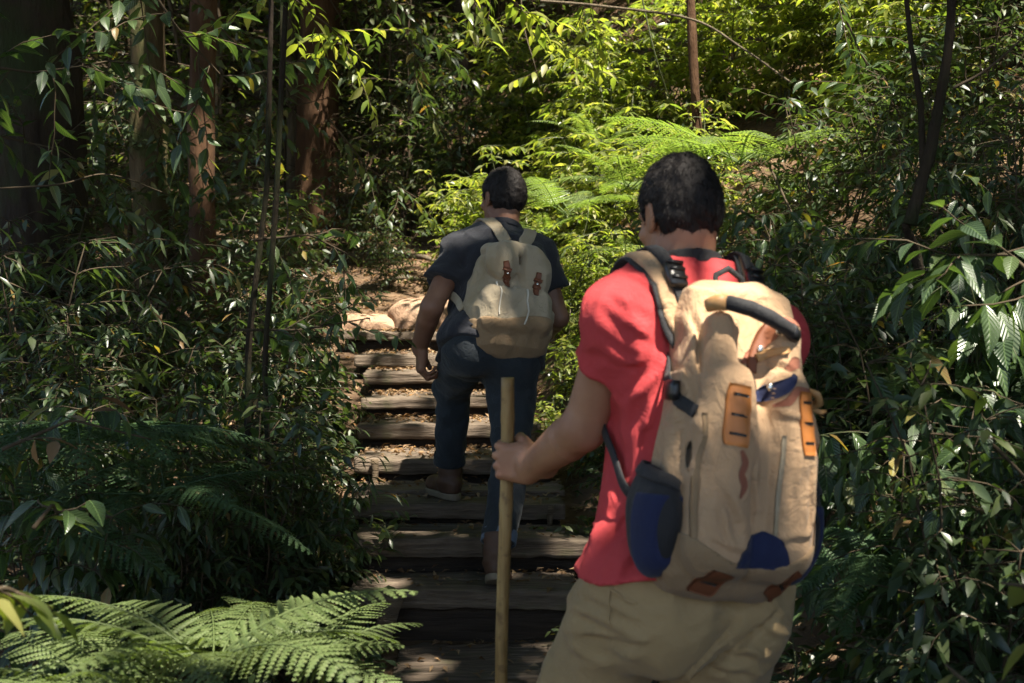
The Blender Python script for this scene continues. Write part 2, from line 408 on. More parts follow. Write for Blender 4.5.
# ================================================================== steps
# front edge y, top z, left x, right x, depth to the next, thickness
STEPS = [(3.70, .190, 372, 640, .92, .075), (4.50, .380, 345, 585, .36, .066), (4.83, .505, 350, 592, .36, .072), (5.16, .583, 342, 566, .26, .062),
         (5.40, .602, 350, 566, .29, .03), (5.66, .700, 352, 556, .46, .066), (6.10, .807, 356, 541, .42, .070), (6.50, .900, 360, 532, .46, .055),
         (6.94, 1.005, 362, 520, .36, .068), (7.27, 1.075, 354, 505, .62, .066), (7.88, 1.190, 340, 480, .4, .05)]
SLAB = ['wide bottom step of two planks with an open crack, below the slanted stake',
        'wooden step that carries the far hiker\'s rear boot, slanted stake under its left end',
        'broad wooden step just above the far hiker\'s rear boot',
        'wooden step under the far hiker\'s raised left boot',
        'thin upper board lying behind the far hiker\'s raised left boot',
        'step with sunlit litter on it, first one above the raised left boot',
        'stair beam with pale sunlit tread level with the walking stick\'s grip',
        'worn stair beam level with the top of the walking stick',
        'brown stair beam directly under the far hiker\'s hanging hand',
        'narrow beam level with the far hiker\'s knuckles',
        'topmost stair beam, in front of the sunlit rock']
def step(i):
    y, z, xl, xr, dep, th = STEPS[i]
    a = (xl - 512) * y / F_PX; b = (xr - 512) * y / F_PX; rs = random.Random(i)
    root = thing('wooden_step', SLAB[i], 'step', ((a + b) / 2, y, z - .12), R(rs.uniform(-.8, .8)), 'wooden steps of the trail')
    hw = (b - a) / 2
    cuts = [0, .45 if i == 0 else .55, 1]
    for k in range(2):
        d0, d1 = cuts[k] * dep, cuts[k + 1] * dep - .013
        V, F = box((0, (d0 + d1) / 2, .12 - th / 2 - .004 * k), (hw - rs.uniform(0, .03) * k, (d1 - d0) / 2, th / 2), n=(60, 10, 5), rough=.006, seed=i * 7 + k, bev=.007)
        V[:, 2] += .003 * np.sin(V[:, 0] * 5 + i) ; V[:, 1] += .005 * np.sin(V[:, 0] * 4 + 2 * i)
        part('plank', V, F, M['wood_step'], root)
    # set-back riser board under the planks, the gap's shade put into its colour
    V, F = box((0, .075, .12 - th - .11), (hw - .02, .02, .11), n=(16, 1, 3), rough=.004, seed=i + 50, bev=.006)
    part('riser_board', V, F, M['wood_shade'], root)
    def stake(x, w, h, lean, dy=-.02):
        V, F = box((0, 0, -h / 2), (w / 2, .018, h / 2), n=(2, 1, 6), rough=.006, seed=int(abs(x) * 100) + i, bev=.006)
        V[:, 0] *= 1 + .35 * (V[:, 2] / h); V = V @ rotm(0, lean, 0).T + np.array([x, dy, .118])
        part('stake', V, F, M['wood_stake'], root)
    if i == 1: stake(-hw + .17, .085, .20, 13, -.03); stake(-hw + .02, .10, .18, -3, .03)
    if i == 5: stake(-hw + .10, .035, .13, 0)
    if i == 3: stake(hw - .06, .03, .12, 2, -.015)
    if i in (6, 8, 10): stake(hw - .05, .045, .14, -4)
    return root
for i in range(len(STEPS)): step(i)

# rock at the head of the stairs
def blob(c, r, seed, amp=.25, h=.02, sc=4, flat=2.6):
    c = np.array(c); r = np.array(r)
    def f(P):
        q = np.abs((P) / r); d = ((q ** flat).sum(-1) ** (1 / flat) - 1) * r.min()
        return d + fbm(P + c, sc, seed, 4) * amp * r.min()
    return surf(f, -r * 1.4, r * 1.4, h, 1)
def rock(c, r, seed, label, group=None):
    V, F = blob(c, r, seed, .14, max(r) / 22, 1.2 / max(r), 3.2)
    o = part('rock', V, F, M['rock'], None); o.location = c; tag(o, label, 'rock', group); return o
c = P3(452, 324, 8.55); rock((c[0], c[1], c[2] - .03), (.42, .26, .20), 3, 'big sunlit sandy rock at the top of the stairs, behind the far hiker\'s arm')
c = P3(362, 326, 8.5); rock((c[0], c[1], c[2] - .02), (.27, .2, .1), 9, 'low brown rock left of the big sunlit rock')
c = P3(500, 262, 9.3); rock((c[0], c[1], c[2] - .1), (.38, .36, .22), 15, 'pale earth lump right of the trail head')
# roots over the trail bank
for i, (pts, lab) in enumerate([([(330, 300, 9.2), (365, 283, 9.6), (400, 279, 9.9), (440, 270, 9.9)], 'long tree root lying across the shaded trail behind the big rock'),
                           ([(345, 262, 10.8), (380, 255, 11), (420, 262, 10.9), (450, 248, 10.6)], 'upper tree root crossing the shaded trail')]):
    W = []
    for a in pts:
        q = P3(*a); q[2] = Hs(q[0], q[1]) + .01; W.append(q)
    W = np.array(W); t = np.linspace(0, len(W) - 1, 24); W = np.stack([np.interp(t, range(len(W)), W[:, k]) for k in range(3)], -1)
    W[:, 2] = H(W[:, 0], W[:, 1]) + .012 + .012 * np.sin(t * 4)
    V, F = tube(W, np.linspace(.03, .015, 24), 8, wob=.25, seed=i); tag(part('tree_root', V, F, M['bark_pale'], None), lab, 'root')

# ================================================================== leaves
def leaf_arrays(pos, d, n, L, W, lod=1, fold=.25, curl=.25):
    pos = np.asarray(pos, float); d = nrm(d); n = np.asarray(n, float); n = nrm(n - d * (n * d).sum(1, keepdims=True)); s = np.cross(d, n)
    L = np.broadcast_to(np.asarray(L, float), (len(pos),))[:, None]; W = np.broadcast_to(np.asarray(W, float), (len(pos),))[:, None] / 2
    st = {0: [(.45, 1.0)], 1: [(.4, 1.0), (.75, .62)], 2: [(.12, .5), (.35, 1.0), (.6, .88), (.83, .42)]}[lod]
    pc_ = lambda t: pos + d * L * t - n * curl * L * t * t
    vs = [pos]; us = [(.5, 0)]
    for t, w in st:
        c = pc_(t); e = n * W * w * fold; vs += [c + s * W * w + e, c, c - s * W * w + e]; us += [(.5 + .5 * w, t), (.5, t), (.5 - .5 * w, t)]
    vs.append(pc_(1.0) ); us.append((.5, 1)); k = len(vs)
    V = np.stack(vs, 1).reshape(-1, 3); U = np.tile(np.array(us), (len(pos), 1)); B = np.arange(len(pos))[:, None] * k
    tri = [(0, 2, 1), (0, 3, 2)]; quad = []; m = len(st)
    for j in range(m - 1):
        a = 1 + 3 * j; quad += [(a, a + 1, a + 4, a + 3), (a + 1, a + 2, a + 5, a + 4)]
    a = 1 + 3 * (m - 1); tri += [(a, a + 1, k - 1), (a + 1, a + 2, k - 1)]
    F = [np.concatenate([B + np.array(t) for t in tri])]
    if quad: F.append(np.concatenate([B + np.array(q) for q in quad]))
    return V, F, U

def shrub_meshes(seed, h=1.2, spread=.6, nst=6, L=.09, ar=.36, droop=.3, step_=.035, brl=.45, lod=1, upn=1.0, low=.15, nbr=3, curl=.25, stem_r=.007, rosette=0):
    rg = np.random.default_rng(seed); pos = []; dr = []; nn = []; LL = []; st = MB()
    for s in range(nst):
        az = rg.uniform(0, 2 * math.pi); ln = rg.uniform(.15, 1) * spread; out = np.array([math.cos(az), math.sin(az), 0])
        hh = h * rg.uniform(.65, 1.05); n = 9; p = out * .04 * rg.random(); pts = [p]
        for k in range(n):
            t = (k + 1) / n; v = nrm(np.array([0, 0, 1.0]) + out * ln * (.3 + 1.2 * t) / max(h, .3) + rg.normal(0, .12, 3)); p = p + v * hh / n; pts.append(p)
        pts = np.array(pts); st.add(*tube(pts, np.linspace(stem_r, stem_r * .35, n + 1), 5))
        for k in range(1, n + 1):
            if k / n < low: continue
            for b in range(nbr if k < n else nbr + 1):
                a2 = rg.uniform(0, 2 * math.pi); bd = nrm(np.array([math.cos(a2), math.sin(a2), rg.uniform(0, .7)])); bl = brl * h * rg.uniform(.4, 1) * (1 - .45 * k / n)
                m = 6; q = pts[k]; bp = [q]
                for j in range(m):
                    bd = nrm(bd + np.array([0, 0, -.12 * droop * 2]) + rg.normal(0, .12, 3)); q = q + bd * bl / m; bp.append(q)
                bp = np.array(bp); st.add(*tube(bp, np.linspace(stem_r * .45, stem_r * .2, m + 1), 3, cap=False))
                nl = max(3, int(bl / step_)); tt = np.linspace(.15, 1, nl) * m; c = np.stack([np.interp(tt, range(m + 1), bp[:, i]) for i in range(3)], -1)
                tg = nrm(np.gradient(bp, axis=0))[np.minimum(tt.astype(int), m)]; sd = nrm(np.cross(tg, [0, 0, 1.0])) * np.where(np.arange(nl) % 2, 1, -1)[:, None]
                w = rg.uniform(.35, .8, (nl, 1)); pos.append(c); dr.append(tg * w + sd * (1.1 - w) + np.array([0, 0, -droop]) * rg.uniform(.2, 1.4, (nl, 1)) + rg.normal(0, .15, (nl, 3)))
                nn.append(np.array([0, 0, upn]) + rg.normal(0, .35, (nl, 3))); LL.append(L * rg.uniform(.55, 1.15, nl))
                if rosette:
                    a3 = rg.uniform(0, 6.28) + np.arange(rosette) * 2 * math.pi / rosette; o = np.stack([np.cos(a3), np.sin(a3), np.full(rosette, .1)], -1)
                    pos.append(np.tile(bp[-1], (rosette, 1))); dr.append(o + tg[-1] * .5 - np.array([0, 0, droop * .6])); nn.append(np.array([0, 0, 1.0]) + rg.normal(0, .25, (rosette, 3))); LL.append(L * rg.uniform(.8, 1.2, rosette))
    LL = np.concatenate(LL); V, F, U = leaf_arrays(np.concatenate(pos), np.concatenate(dr), np.concatenate(nn), LL, LL * ar, lod, curl=curl)
    return st.out(), (V, F, U)
PROTO = {}
def shrub(kind, **kw):
    """Keeps the meshes of a kind of shrub; place() sets one down."""
    ml, ms = kw.pop('mats'); seeds = kw.pop('seeds'); PROTO[kind] = []
    for s in seeds:
        (sv, sf), (lv, lf, lu) = shrub_meshes(s, **kw)
        PROTO[kind].append((mesh_np('stems', sv, sf, M[ms]), mesh_np('foliage', lv, lf, M[ml], uv=lu if kw.get('lod') == 2 else None)))
    return kind
def place(kind, name, x, y, s, label, cat, rz=None, var=0, group=None, dz=0.0, tilt=(0, 0)):
    a, b = PROTO[kind][var % len(PROTO[kind])]
    rz = random.uniform(0, 6.28) if rz is None else rz
    o = thing(name, label, cat, (x, y, Hs(x, y) - .03 + dz), rz, group); o.scale = (s, s, s); o.rotation_euler = (tilt[0], tilt[1], rz)
    for n, me in (('stem', a), ('foliage', b)): link(n, me, o)
    return o
def px(p, d): return (p - 512) * d / F_PX

# ferns
def frond_mesh(L=.7, W=.26, n=22, m=9, arch=.55, seed=0, lod=1, twist=0.0, up=.8, wid=.75):
    """One frond leaving the crown along +X: rachis, side pinnae, each pinna cut into pinnules."""
    rg = np.random.default_rng(seed); t = np.linspace(0, 1, 18); ang0 = math.atan(up); ang = ang0 - t * arch * 2.2; dx = np.cos(ang); dz = np.sin(ang)
    x = np.concatenate([[0], np.cumsum(dx[1:])]) / 17 * L; z = np.concatenate([[0], np.cumsum(dz[1:])]) / 17 * L
    y = .06 * L * np.sin(t * 2.5 + seed); P = np.stack([x, y, z], -1); mb = MB(); pos = []; dr = []; nn = []; LL = []; WW = []
    rach = tube(P, np.linspace(.0045, .0012, 18) * (L / .7), 4)
    T = nrm(np.gradient(P, axis=0)); S = nrm(np.cross(T, [0, 0, 1.0])); N = np.cross(S, T)
    for i in range(n):
        tt = .16 + .84 * (i + .5) / n; k = tt * 17; c = np.array([np.interp(k, range(18), P[:, j]) for j in range(3)]); ti = T[int(k)]; si = S[int(k)]; ni = N[int(k)]
        pl = W * math.sin(math.pi * min(1, (tt - .02) ** .62)) ** .8 * rg.uniform(.9, 1.05); pl = max(pl, .015)
        for sg in (-1, 1):
            d = nrm(si * sg * 1.0 + ti * (.35 + .3 * tt) - ni * .12 + rg.normal(0, .05, 3))
            mm = max(3, int(m * pl / W) + 1) if lod else 1
            if lod == 0:
                pos.append(c); dr.append(d); nn.append(ni); LL.append(pl); WW.append(W * 3.0 / n); continue
            pos.append(c); dr.append(d); nn.append(ni); LL.append(pl * .98); WW.append(W * wid * 1.7 / n)
            u = (np.arange(mm) + .4) / mm; q = c + d * (u * pl)[:, None] - ni * (.16 * pl * u * u)[:, None]; pd = np.cross(ni, d)
            wl = (W * wid * 2.4 / n) * (1 - u ** 1.6 * .75)
            for s2 in (-1, 1):
                pos += list(q); dr += [nrm(pd * s2 + d * .5)] * mm; nn += [ni + rg.normal(0, .12, 3)] * mm; LL += list(wl); WW += [pl / mm * 1.0] * mm
    V, F, U = leaf_arrays(np.array(pos), np.array(dr), np.array(nn), np.array(LL), np.array(WW), 1 if lod == 0 else 0, fold=.08, curl=.16)
    return rach, (V, F)
FR = {}
def fern_kind(k, mat_, nvar, **kw):
    FR[k] = []
    for s in range(nvar):
        r, f = frond_mesh(seed=s + 3, **kw); mb = MB(); mb.add(*r); n0 = sum(len(x) for x in mb.out()[1])
        V, F = mb.out(); tri = [f_ for f_ in F]; m2 = MB(); m2.add(V, F); m2.add(*f); V, F = m2.out()
        FR[k].append(mesh_np('frond', V, F, M[mat_]))
def fern(k, x, y, z, n, s, label, seed=0, a0=0, a1=360, name='fern', stem=0.0, pitch=(-.25, .35), group=None):
    rg = random.Random(seed); o = thing(name, label, 'fern', (x, y, z), 0, group)
    for i in range(n):
        f = link('frond', FR[k][rg.randrange(len(FR[k]))], o); a = R(a0 + (a1 - a0) * (i + rg.uniform(.2, .8)) / n)
        f.rotation_euler = (rg.uniform(-.25, .25), rg.uniform(*pitch), a); q = s * rg.uniform(.75, 1.1); f.scale = (q, q, q); f.location = (0, 0, stem)
    if stem:
        V, F = tube([(0, 0, -.15), (0.01, 0, stem * .5), (0, 0, stem + .02)], [.05, .04, .045], 9, wob=.3); part('stem', V, F, M['bark_dark'], o)
    return o
random.seed(11)
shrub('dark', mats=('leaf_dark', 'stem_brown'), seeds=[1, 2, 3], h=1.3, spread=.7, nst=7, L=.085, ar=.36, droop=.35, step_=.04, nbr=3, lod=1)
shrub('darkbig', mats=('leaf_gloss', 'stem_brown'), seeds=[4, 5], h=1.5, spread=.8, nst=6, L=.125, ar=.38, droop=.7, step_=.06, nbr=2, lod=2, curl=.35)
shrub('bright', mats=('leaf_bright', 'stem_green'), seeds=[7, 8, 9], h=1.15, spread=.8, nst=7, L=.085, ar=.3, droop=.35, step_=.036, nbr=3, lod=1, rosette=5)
shrub('low', mats=('leaf_dark', 'stem_green'), seeds=[11, 12, 13], h=.42, spread=.5, nst=7, L=.07, ar=.42, droop=.2, step_=.035, nbr=2, lod=1, stem_r=.004)
shrub('lowbright', mats=('leaf_bright', 'stem_green'), seeds=[14, 15], h=.45, spread=.5, nst=8, L=.065, ar=.36, droop=.2, step_=.03, nbr=2, lod=1, stem_r=.004)
shrub('sapling', mats=('leaf_far', 'stem_brown'), seeds=[21, 22, 23], h=4.2, spread=1.2, nst=4, L=.13, ar=.4, droop=.3, step_=.10, nbr=4, brl=.26, lod=0, stem_r=.018, low=.1)
shrub('fartree', mats=('leaf_far', 'stem_brown'), seeds=[31, 32], h=8, spread=1.6, nst=3, L=.22, ar=.45, droop=.3, step_=.16, nbr=6, brl=.24, lod=0, stem_r=.04, low=.12)
shrub('broad', mats=('leaf_gloss', 'stem_green'), seeds=[41, 42, 43], h=.95, spread=.8, nst=6, L=.17, ar=.40, droop=.6, step_=.085, nbr=2, lod=2, curl=.4, brl=.4)
shrub('narrow', mats=('leaf_dark', 'stem_brown'), seeds=[44, 45], h=1.2, spread=.8, nst=8, L=.10, ar=.17, droop=.5, step_=.03, nbr=3, lod=1)
fern_kind('near', 'fern_mid', 4, L=1.0, W=.23, n=16, m=10, arch=.44, lod=1, up=.75, wid=.72)
fern_kind('dark', 'fern_dark', 3, L=1.0, W=.21, n=24, m=10, arch=.40, lod=1, up=.6, wid=.8)
fern_kind('bright', 'fern_bright', 3, L=1.0, W=.22, n=26, m=8, arch=.40, lod=1, up=.8, wid=.75)
fern_kind('simple', 'fern_bright', 3, L=1.0, W=.13, n=30, arch=.45, lod=0, up=.9)

def spot(p, d): return px(p, d), d
PL = 'shrub'
G = None
# (kind, picture x, distance, scale, variant, label)
LEFT = [
 ('dark', 20, 4.6, .75, 0, 'dark leafy shrub at the left border, above the dark fern fronds'),
 ('dark', 95, 5.0, .85, 1, 'dense dark shrub just left of the mossy lit trunk\'s foot'),
 ('darkbig', 60, 3.9, .75, 0, 'large leaved dark shrub rising from the dark fern at the left border'),
 ('dark', 165, 4.8, .78, 2, 'dark shrub whose crown spreads between the dark fern and the twin saplings'),
 ('darkbig', 215, 5.2, .65, 1, 'shrub with drooping glossy dark leaves left of the twin saplings'),
 ('dark', 250, 5.6, .85, 0, 'small leaved shrub crowding the foot of the twin saplings'),
 ('dark', 288, 6.3, .68, 1, 'dark shrub right of the twin saplings, left of the sunlit treads'),
 ('darkbig', 312, 7.0, .5, 0, 'shrub with large leaves hanging over the left end of the topmost beam'),
 ('dark', 305, 5.6, .5, 2, 'low shrub against the left ends of the sunlit steps'),
 ('dark', 130, 6.6, 1.0, 0, 'tall dark shrub behind the others, between the two leftmost trunks'),
 ('dark', 235, 7.2, .9, 2, 'tall dark shrub in front of the big reddish trunk\'s left side'),
 ('dark', 20, 6.8, 1.0, 1, 'tall dark shrub at the foot of the huge buttressed trunk'),
 ('dark', 290, 8.6, .9, 0, 'shrub in the shade at the big reddish trunk\'s foot'),
 ('dark', 360, 10.4, .7, 1, 'shrub on the left edge of the shaded trail above the rocks'),
 ('dark', 180, 9.0, 1.1, 1, 'tall thin leaved shrub behind the orange brown trunk'),
 ('narrow', 190, 4.3, .8, 0, 'narrow leaved shrub left of the twin saplings, in front of the darker ones'),
 ('dark', 262, 4.45, .75, 1, 'dark shrub growing through the foot of the twin saplings'),
 ('narrow', 275, 4.6, .7, 1, 'narrow leaved shrub hanging against the twin saplings'),
 ('narrow', 40, 5.6, 1.2, 1, 'narrow leaved shrub at the left border, below the huge trunk'),
 ('broad', 110, 4.3, .7, 0, 'broad leaved plant standing up behind the tree fern'),
 ('broad', 285, 4.9, .5, 1, 'broad leaved plant just right of the twin saplings'),
 ('dark', 60, 9.5, 1.1, 2, 'tall shrub far behind the huge buttressed trunk'),
]
for i, (k, p, d, s, v, lab) in enumerate(LEFT): place(k, 'shrub', *spot(p, d), s, lab, 'shrub', var=v)
LOW = [
 ('low', 300, 4.5, .9, 0, 'small ground plant beside the twin saplings\' foot'),
 ('low', 338, 4.2, .8, 1, 'pale edged little plant at the left end of the step with the slanted stake'),
 ('low', 322, 4.9, .9, 2, 'small dark plant left of the step under the raised boot'),
 ('low', 322, 5.7, .8, 0, 'small plant spilling onto the left end of the litter covered step'),
 ('low', 332, 6.4, .7, 1, 'small plant left of the beam level with the stick\'s top'),
 ('low', 210, 3.9, 1.0, 2, 'little dark plant between the big green fern and the twin saplings'),
 ('low', 130, 3.6, 1.0, 0, 'little dark plant behind the left half of the big green fern'),
 ('low', 30, 3.1, 1.0, 1, 'little dark plant left of the big green fern'),
 ('low', 590, 5.0, .7, 0, 'small plant under the front hiker\'s elbow'),
 ('low', 612, 4.4, .8, 1, 'small plant between the step ends and the red shirt\'s hem'),
 ('dark', 660, 4.6, .5, 0, 'dark plant hidden mostly behind the red shirt'),
 ('dark', 625, 5.2, .42, 1, 'dark plant under the front hiker\'s sleeve'),
 ('low', 583, 4.35, .45, 2, 'tiny green plant under the right end of the rear boot\'s step'),
 ('low', 590, 5.8, .8, 1, 'dark plant on the litter bank right of the steps'),
 ('low', 815, 3.3, 1.1, 0, 'small plant just right of the front pack\'s lower corner'),
 ('low', 860, 3.0, 1.1, 1, 'small plant low on the right bank near the frame\'s bottom'),
 ('low', 930, 2.8, 1.1, 2, 'small plant near the bottom right, under the broad glossy leaves'),
 ('low', 1000, 2.6, 1.0, 0, 'small plant in the bottom right corner'),
]
for k, p, d, s, v, lab in LOW: place(k, 'small_plant', *spot(p, d), s, lab, 'plant', var=v)
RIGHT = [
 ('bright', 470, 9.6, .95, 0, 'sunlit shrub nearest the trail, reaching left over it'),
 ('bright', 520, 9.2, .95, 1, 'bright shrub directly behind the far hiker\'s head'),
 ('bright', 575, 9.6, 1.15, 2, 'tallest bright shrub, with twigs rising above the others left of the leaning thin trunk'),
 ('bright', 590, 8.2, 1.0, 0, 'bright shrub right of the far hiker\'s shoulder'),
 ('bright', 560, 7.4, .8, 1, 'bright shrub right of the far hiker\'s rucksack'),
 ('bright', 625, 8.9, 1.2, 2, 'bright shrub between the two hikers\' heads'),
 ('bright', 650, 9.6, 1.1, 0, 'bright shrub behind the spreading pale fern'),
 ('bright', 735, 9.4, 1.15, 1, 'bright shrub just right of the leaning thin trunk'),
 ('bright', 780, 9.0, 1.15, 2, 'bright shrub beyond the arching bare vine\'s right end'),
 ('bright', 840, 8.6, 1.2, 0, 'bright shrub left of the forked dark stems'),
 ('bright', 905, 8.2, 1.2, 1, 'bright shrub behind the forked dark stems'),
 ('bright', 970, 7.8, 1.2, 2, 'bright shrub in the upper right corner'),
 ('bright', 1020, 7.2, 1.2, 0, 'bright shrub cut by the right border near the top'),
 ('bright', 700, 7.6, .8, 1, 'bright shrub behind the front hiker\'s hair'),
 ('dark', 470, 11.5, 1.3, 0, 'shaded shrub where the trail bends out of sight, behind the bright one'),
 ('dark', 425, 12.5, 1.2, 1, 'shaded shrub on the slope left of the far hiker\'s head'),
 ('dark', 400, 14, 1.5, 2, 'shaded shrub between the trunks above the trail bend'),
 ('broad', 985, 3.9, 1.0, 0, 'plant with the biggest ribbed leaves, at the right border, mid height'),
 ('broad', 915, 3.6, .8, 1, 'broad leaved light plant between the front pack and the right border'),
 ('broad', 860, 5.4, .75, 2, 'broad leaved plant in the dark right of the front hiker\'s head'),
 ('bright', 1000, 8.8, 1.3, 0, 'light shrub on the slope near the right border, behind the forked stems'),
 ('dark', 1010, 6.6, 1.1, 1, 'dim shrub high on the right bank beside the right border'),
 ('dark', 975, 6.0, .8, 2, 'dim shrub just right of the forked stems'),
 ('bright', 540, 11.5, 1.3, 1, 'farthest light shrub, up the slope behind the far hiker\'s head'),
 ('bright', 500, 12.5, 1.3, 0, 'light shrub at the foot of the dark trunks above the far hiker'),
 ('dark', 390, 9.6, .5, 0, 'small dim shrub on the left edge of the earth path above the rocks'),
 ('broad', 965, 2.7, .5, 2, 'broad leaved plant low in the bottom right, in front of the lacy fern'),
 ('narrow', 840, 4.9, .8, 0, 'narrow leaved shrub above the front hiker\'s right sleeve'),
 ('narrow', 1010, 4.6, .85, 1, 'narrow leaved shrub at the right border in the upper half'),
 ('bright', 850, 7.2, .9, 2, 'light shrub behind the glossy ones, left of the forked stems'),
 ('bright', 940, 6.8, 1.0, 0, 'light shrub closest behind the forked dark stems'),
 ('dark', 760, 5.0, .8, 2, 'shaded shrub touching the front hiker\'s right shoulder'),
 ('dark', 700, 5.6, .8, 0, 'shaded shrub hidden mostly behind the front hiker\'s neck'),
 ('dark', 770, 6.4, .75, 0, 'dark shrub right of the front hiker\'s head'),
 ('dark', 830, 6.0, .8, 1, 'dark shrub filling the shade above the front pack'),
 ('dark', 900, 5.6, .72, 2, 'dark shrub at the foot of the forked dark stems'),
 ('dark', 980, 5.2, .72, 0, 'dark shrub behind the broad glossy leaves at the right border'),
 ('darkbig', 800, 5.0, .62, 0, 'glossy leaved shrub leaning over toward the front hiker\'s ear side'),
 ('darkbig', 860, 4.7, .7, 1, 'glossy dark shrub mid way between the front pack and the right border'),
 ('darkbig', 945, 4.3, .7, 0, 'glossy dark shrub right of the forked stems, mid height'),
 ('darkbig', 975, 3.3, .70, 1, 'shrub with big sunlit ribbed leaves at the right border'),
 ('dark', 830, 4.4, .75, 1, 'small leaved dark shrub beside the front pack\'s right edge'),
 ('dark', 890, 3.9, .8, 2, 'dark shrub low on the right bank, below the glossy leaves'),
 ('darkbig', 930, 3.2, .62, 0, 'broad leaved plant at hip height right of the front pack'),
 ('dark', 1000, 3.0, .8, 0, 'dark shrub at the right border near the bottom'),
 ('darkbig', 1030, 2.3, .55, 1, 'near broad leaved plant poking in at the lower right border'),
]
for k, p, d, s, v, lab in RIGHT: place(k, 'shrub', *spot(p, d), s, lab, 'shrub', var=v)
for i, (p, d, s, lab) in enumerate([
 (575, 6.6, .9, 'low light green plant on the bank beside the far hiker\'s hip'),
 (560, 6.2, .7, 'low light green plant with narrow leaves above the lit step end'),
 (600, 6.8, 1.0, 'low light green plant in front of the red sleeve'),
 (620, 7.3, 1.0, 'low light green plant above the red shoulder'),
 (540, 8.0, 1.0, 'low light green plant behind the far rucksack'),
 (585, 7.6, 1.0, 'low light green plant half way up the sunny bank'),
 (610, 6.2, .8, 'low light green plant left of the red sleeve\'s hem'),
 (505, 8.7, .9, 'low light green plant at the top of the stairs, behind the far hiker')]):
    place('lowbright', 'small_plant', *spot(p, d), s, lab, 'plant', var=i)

# ferns
def fern_at(k, p, y, d, n, s, label, dz=None, **kw):
    c = P3(p, y, d); return fern(k, c[0], c[1], c[2], n, s, label, **kw)
fern_at('near', 200, 676, 2.6, 12, .47, 'big grey green fern spreading across the lower left corner', seed=3, pitch=(-.3, .1))
fern_at('near', 290, 676, 2.75, 8, .34, 'smaller grey green fern between the big one and the bottom step', seed=5, a0=-60, a1=230, pitch=(-.2, .15))
fern_at('near', 75, 690, 2.55, 9, .42, 'fern cut by the lower left border', seed=8, pitch=(0, .3))
fern_at('dark', 95, 440, 4.1, 12, .78, 'dark tree fern with broad fronds at mid height on the left', seed=4, pitch=(-.05, .35), stem=0)
fern_at('dark', 150, 500, 3.9, 9, .6, 'dark fern below the tree fern', seed=9, pitch=(0, .35))
fern_at('dark', 20, 520, 3.7, 6, .6, 'dark fern at the left border below the tree fern', seed=10)
fern_at('dark', 285, 545, 4.4, 6, .35, 'small dark fern right of the twin saplings\' foot', seed=12)
fern_at('bright', 738, 165, 6.1, 11, .70, 'spreading pale fern behind the front hiker\'s hair', seed=21, pitch=(-.15, .3))
fern_at('bright', 632, 190, 6.4, 8, .52, 'sunlit fern between the two hikers', seed=22, pitch=(-.3, .2))
fern_at('bright', 565, 215, 6.9, 8, .55, 'sunlit fern arching over the far hiker\'s rucksack', seed=23, pitch=(-.3, .2))
fern_at('simple', 600, 150, 8.0, 7, .5, 'narrow fronded sunlit fern above the others on the sunny bank', seed=24, pitch=(-.4, .2))
fern_at('simple', 545, 235, 7.4, 6, .4, 'narrow fronded fern beside the far rucksack\'s right lobe', seed=25, pitch=(-.3, .2))
fern_at('bright', 790, 200, 6.8, 6, .5, 'fern right of the spreading pale one, half in shade', seed=26)
fern_at('simple', 630, 255, 6.6, 6, .35, 'fern directly above the red shoulder', seed=27)
fern_at('dark', 900, 560, 3.1, 7, .38, 'lacy fern low on the right bank', seed=28)
fern_at('dark', 830, 590, 3.2, 6, .34, 'lacy fern beside the front pack\'s bottom corner', seed=29)

# ------------------------------------------------------------------ trees
def trunk(name, pts, rads, m, label, parent=None, seed=0, butt=0.0, seg=20, group=None):
    """pts in world; the thing's origin at the base."""
    pts = np.array(pts, float); b = pts[0].copy(); n = 40
    t = np.linspace(0, len(pts) - 1, n); P = np.stack([np.interp(t, range(len(pts)), pts[:, k]) for k in range(3)], -1) - b
    r = np.interp(t, range(len(rads)), rads); P[:, 0] += .04 * np.sin(P[:, 2] * .9 + seed) * min(1, r[0] * 6); P[:, 1] += .04 * np.cos(P[:, 2] * .7 + seed)
    V, F = tube(P, r, seg, wob=.16, seed=seed)
    if butt:
        hgt = np.clip(1 - (V[:, 2]) / 1.8, 0, 1) ** 2; a = np.arctan2(V[:, 1], V[:, 0]); V[:, :2] *= (1 + hgt * butt * (.6 + .5 * np.cos(a * 5 + seed)))[:, None]
    root = thing(name, label, 'tree', tuple(b), 0, group); part('trunk', V, F, m, root); return root
TREES = []
def tree(p, d, wpx, m, label, lean=(0, 0), seed=0, butt=0, h=10.5, seg=20, name='forest_tree', py=None, taper=.6):
    x = px(p, d); z = Hs(x, d) - .15; r = wpx * d / F_PX / 2; q = [(x, d, z), (x + lean[0] * .5, d + lean[1] * .5, z + h * .5), (x + lean[0], d + lean[1], z + h)]
    t = trunk(name, q, [r * 1.05, r * .9, r * taper], m, label, seed=seed, butt=butt, seg=seg); TREES.append((t, np.array(q[-1]))); return t
tree(48, 7.2, 84, M['bark_dark'], 'huge dark buttressed trunk at the upper left', (-.3, 0), 1, .5)
tree(150, 9.0, 34, M['bark_moss'], 'trunk with a sunlit mossy patch, second from the left border', (.1, .2), 2, .2)
tree(205, 8.2, 25, M['bark_red'], 'orange brown mossy trunk between the mossy one and the twin saplings', (.1, .1), 3, .1)
tree(322, 12.5, 40, M['bark_red'], 'big reddish brown trunk above the left side of the trail', (0, .3), 4, .25, h=11)
tree(296, 13.0, 13, M['bark_pale'], 'thin pale trunk touching the big reddish one\'s left side', (-.2, .3), 5, 0)
tree(363, 17, 20, M['bark_dark'], 'dark trunk right of the big reddish one', (.2, .3), 6, .1)
tree(428, 16, 24, M['bark_dark'], 'dark trunk above the trail bend, left of the far hiker\'s head', (-.2, .3), 7, .1)
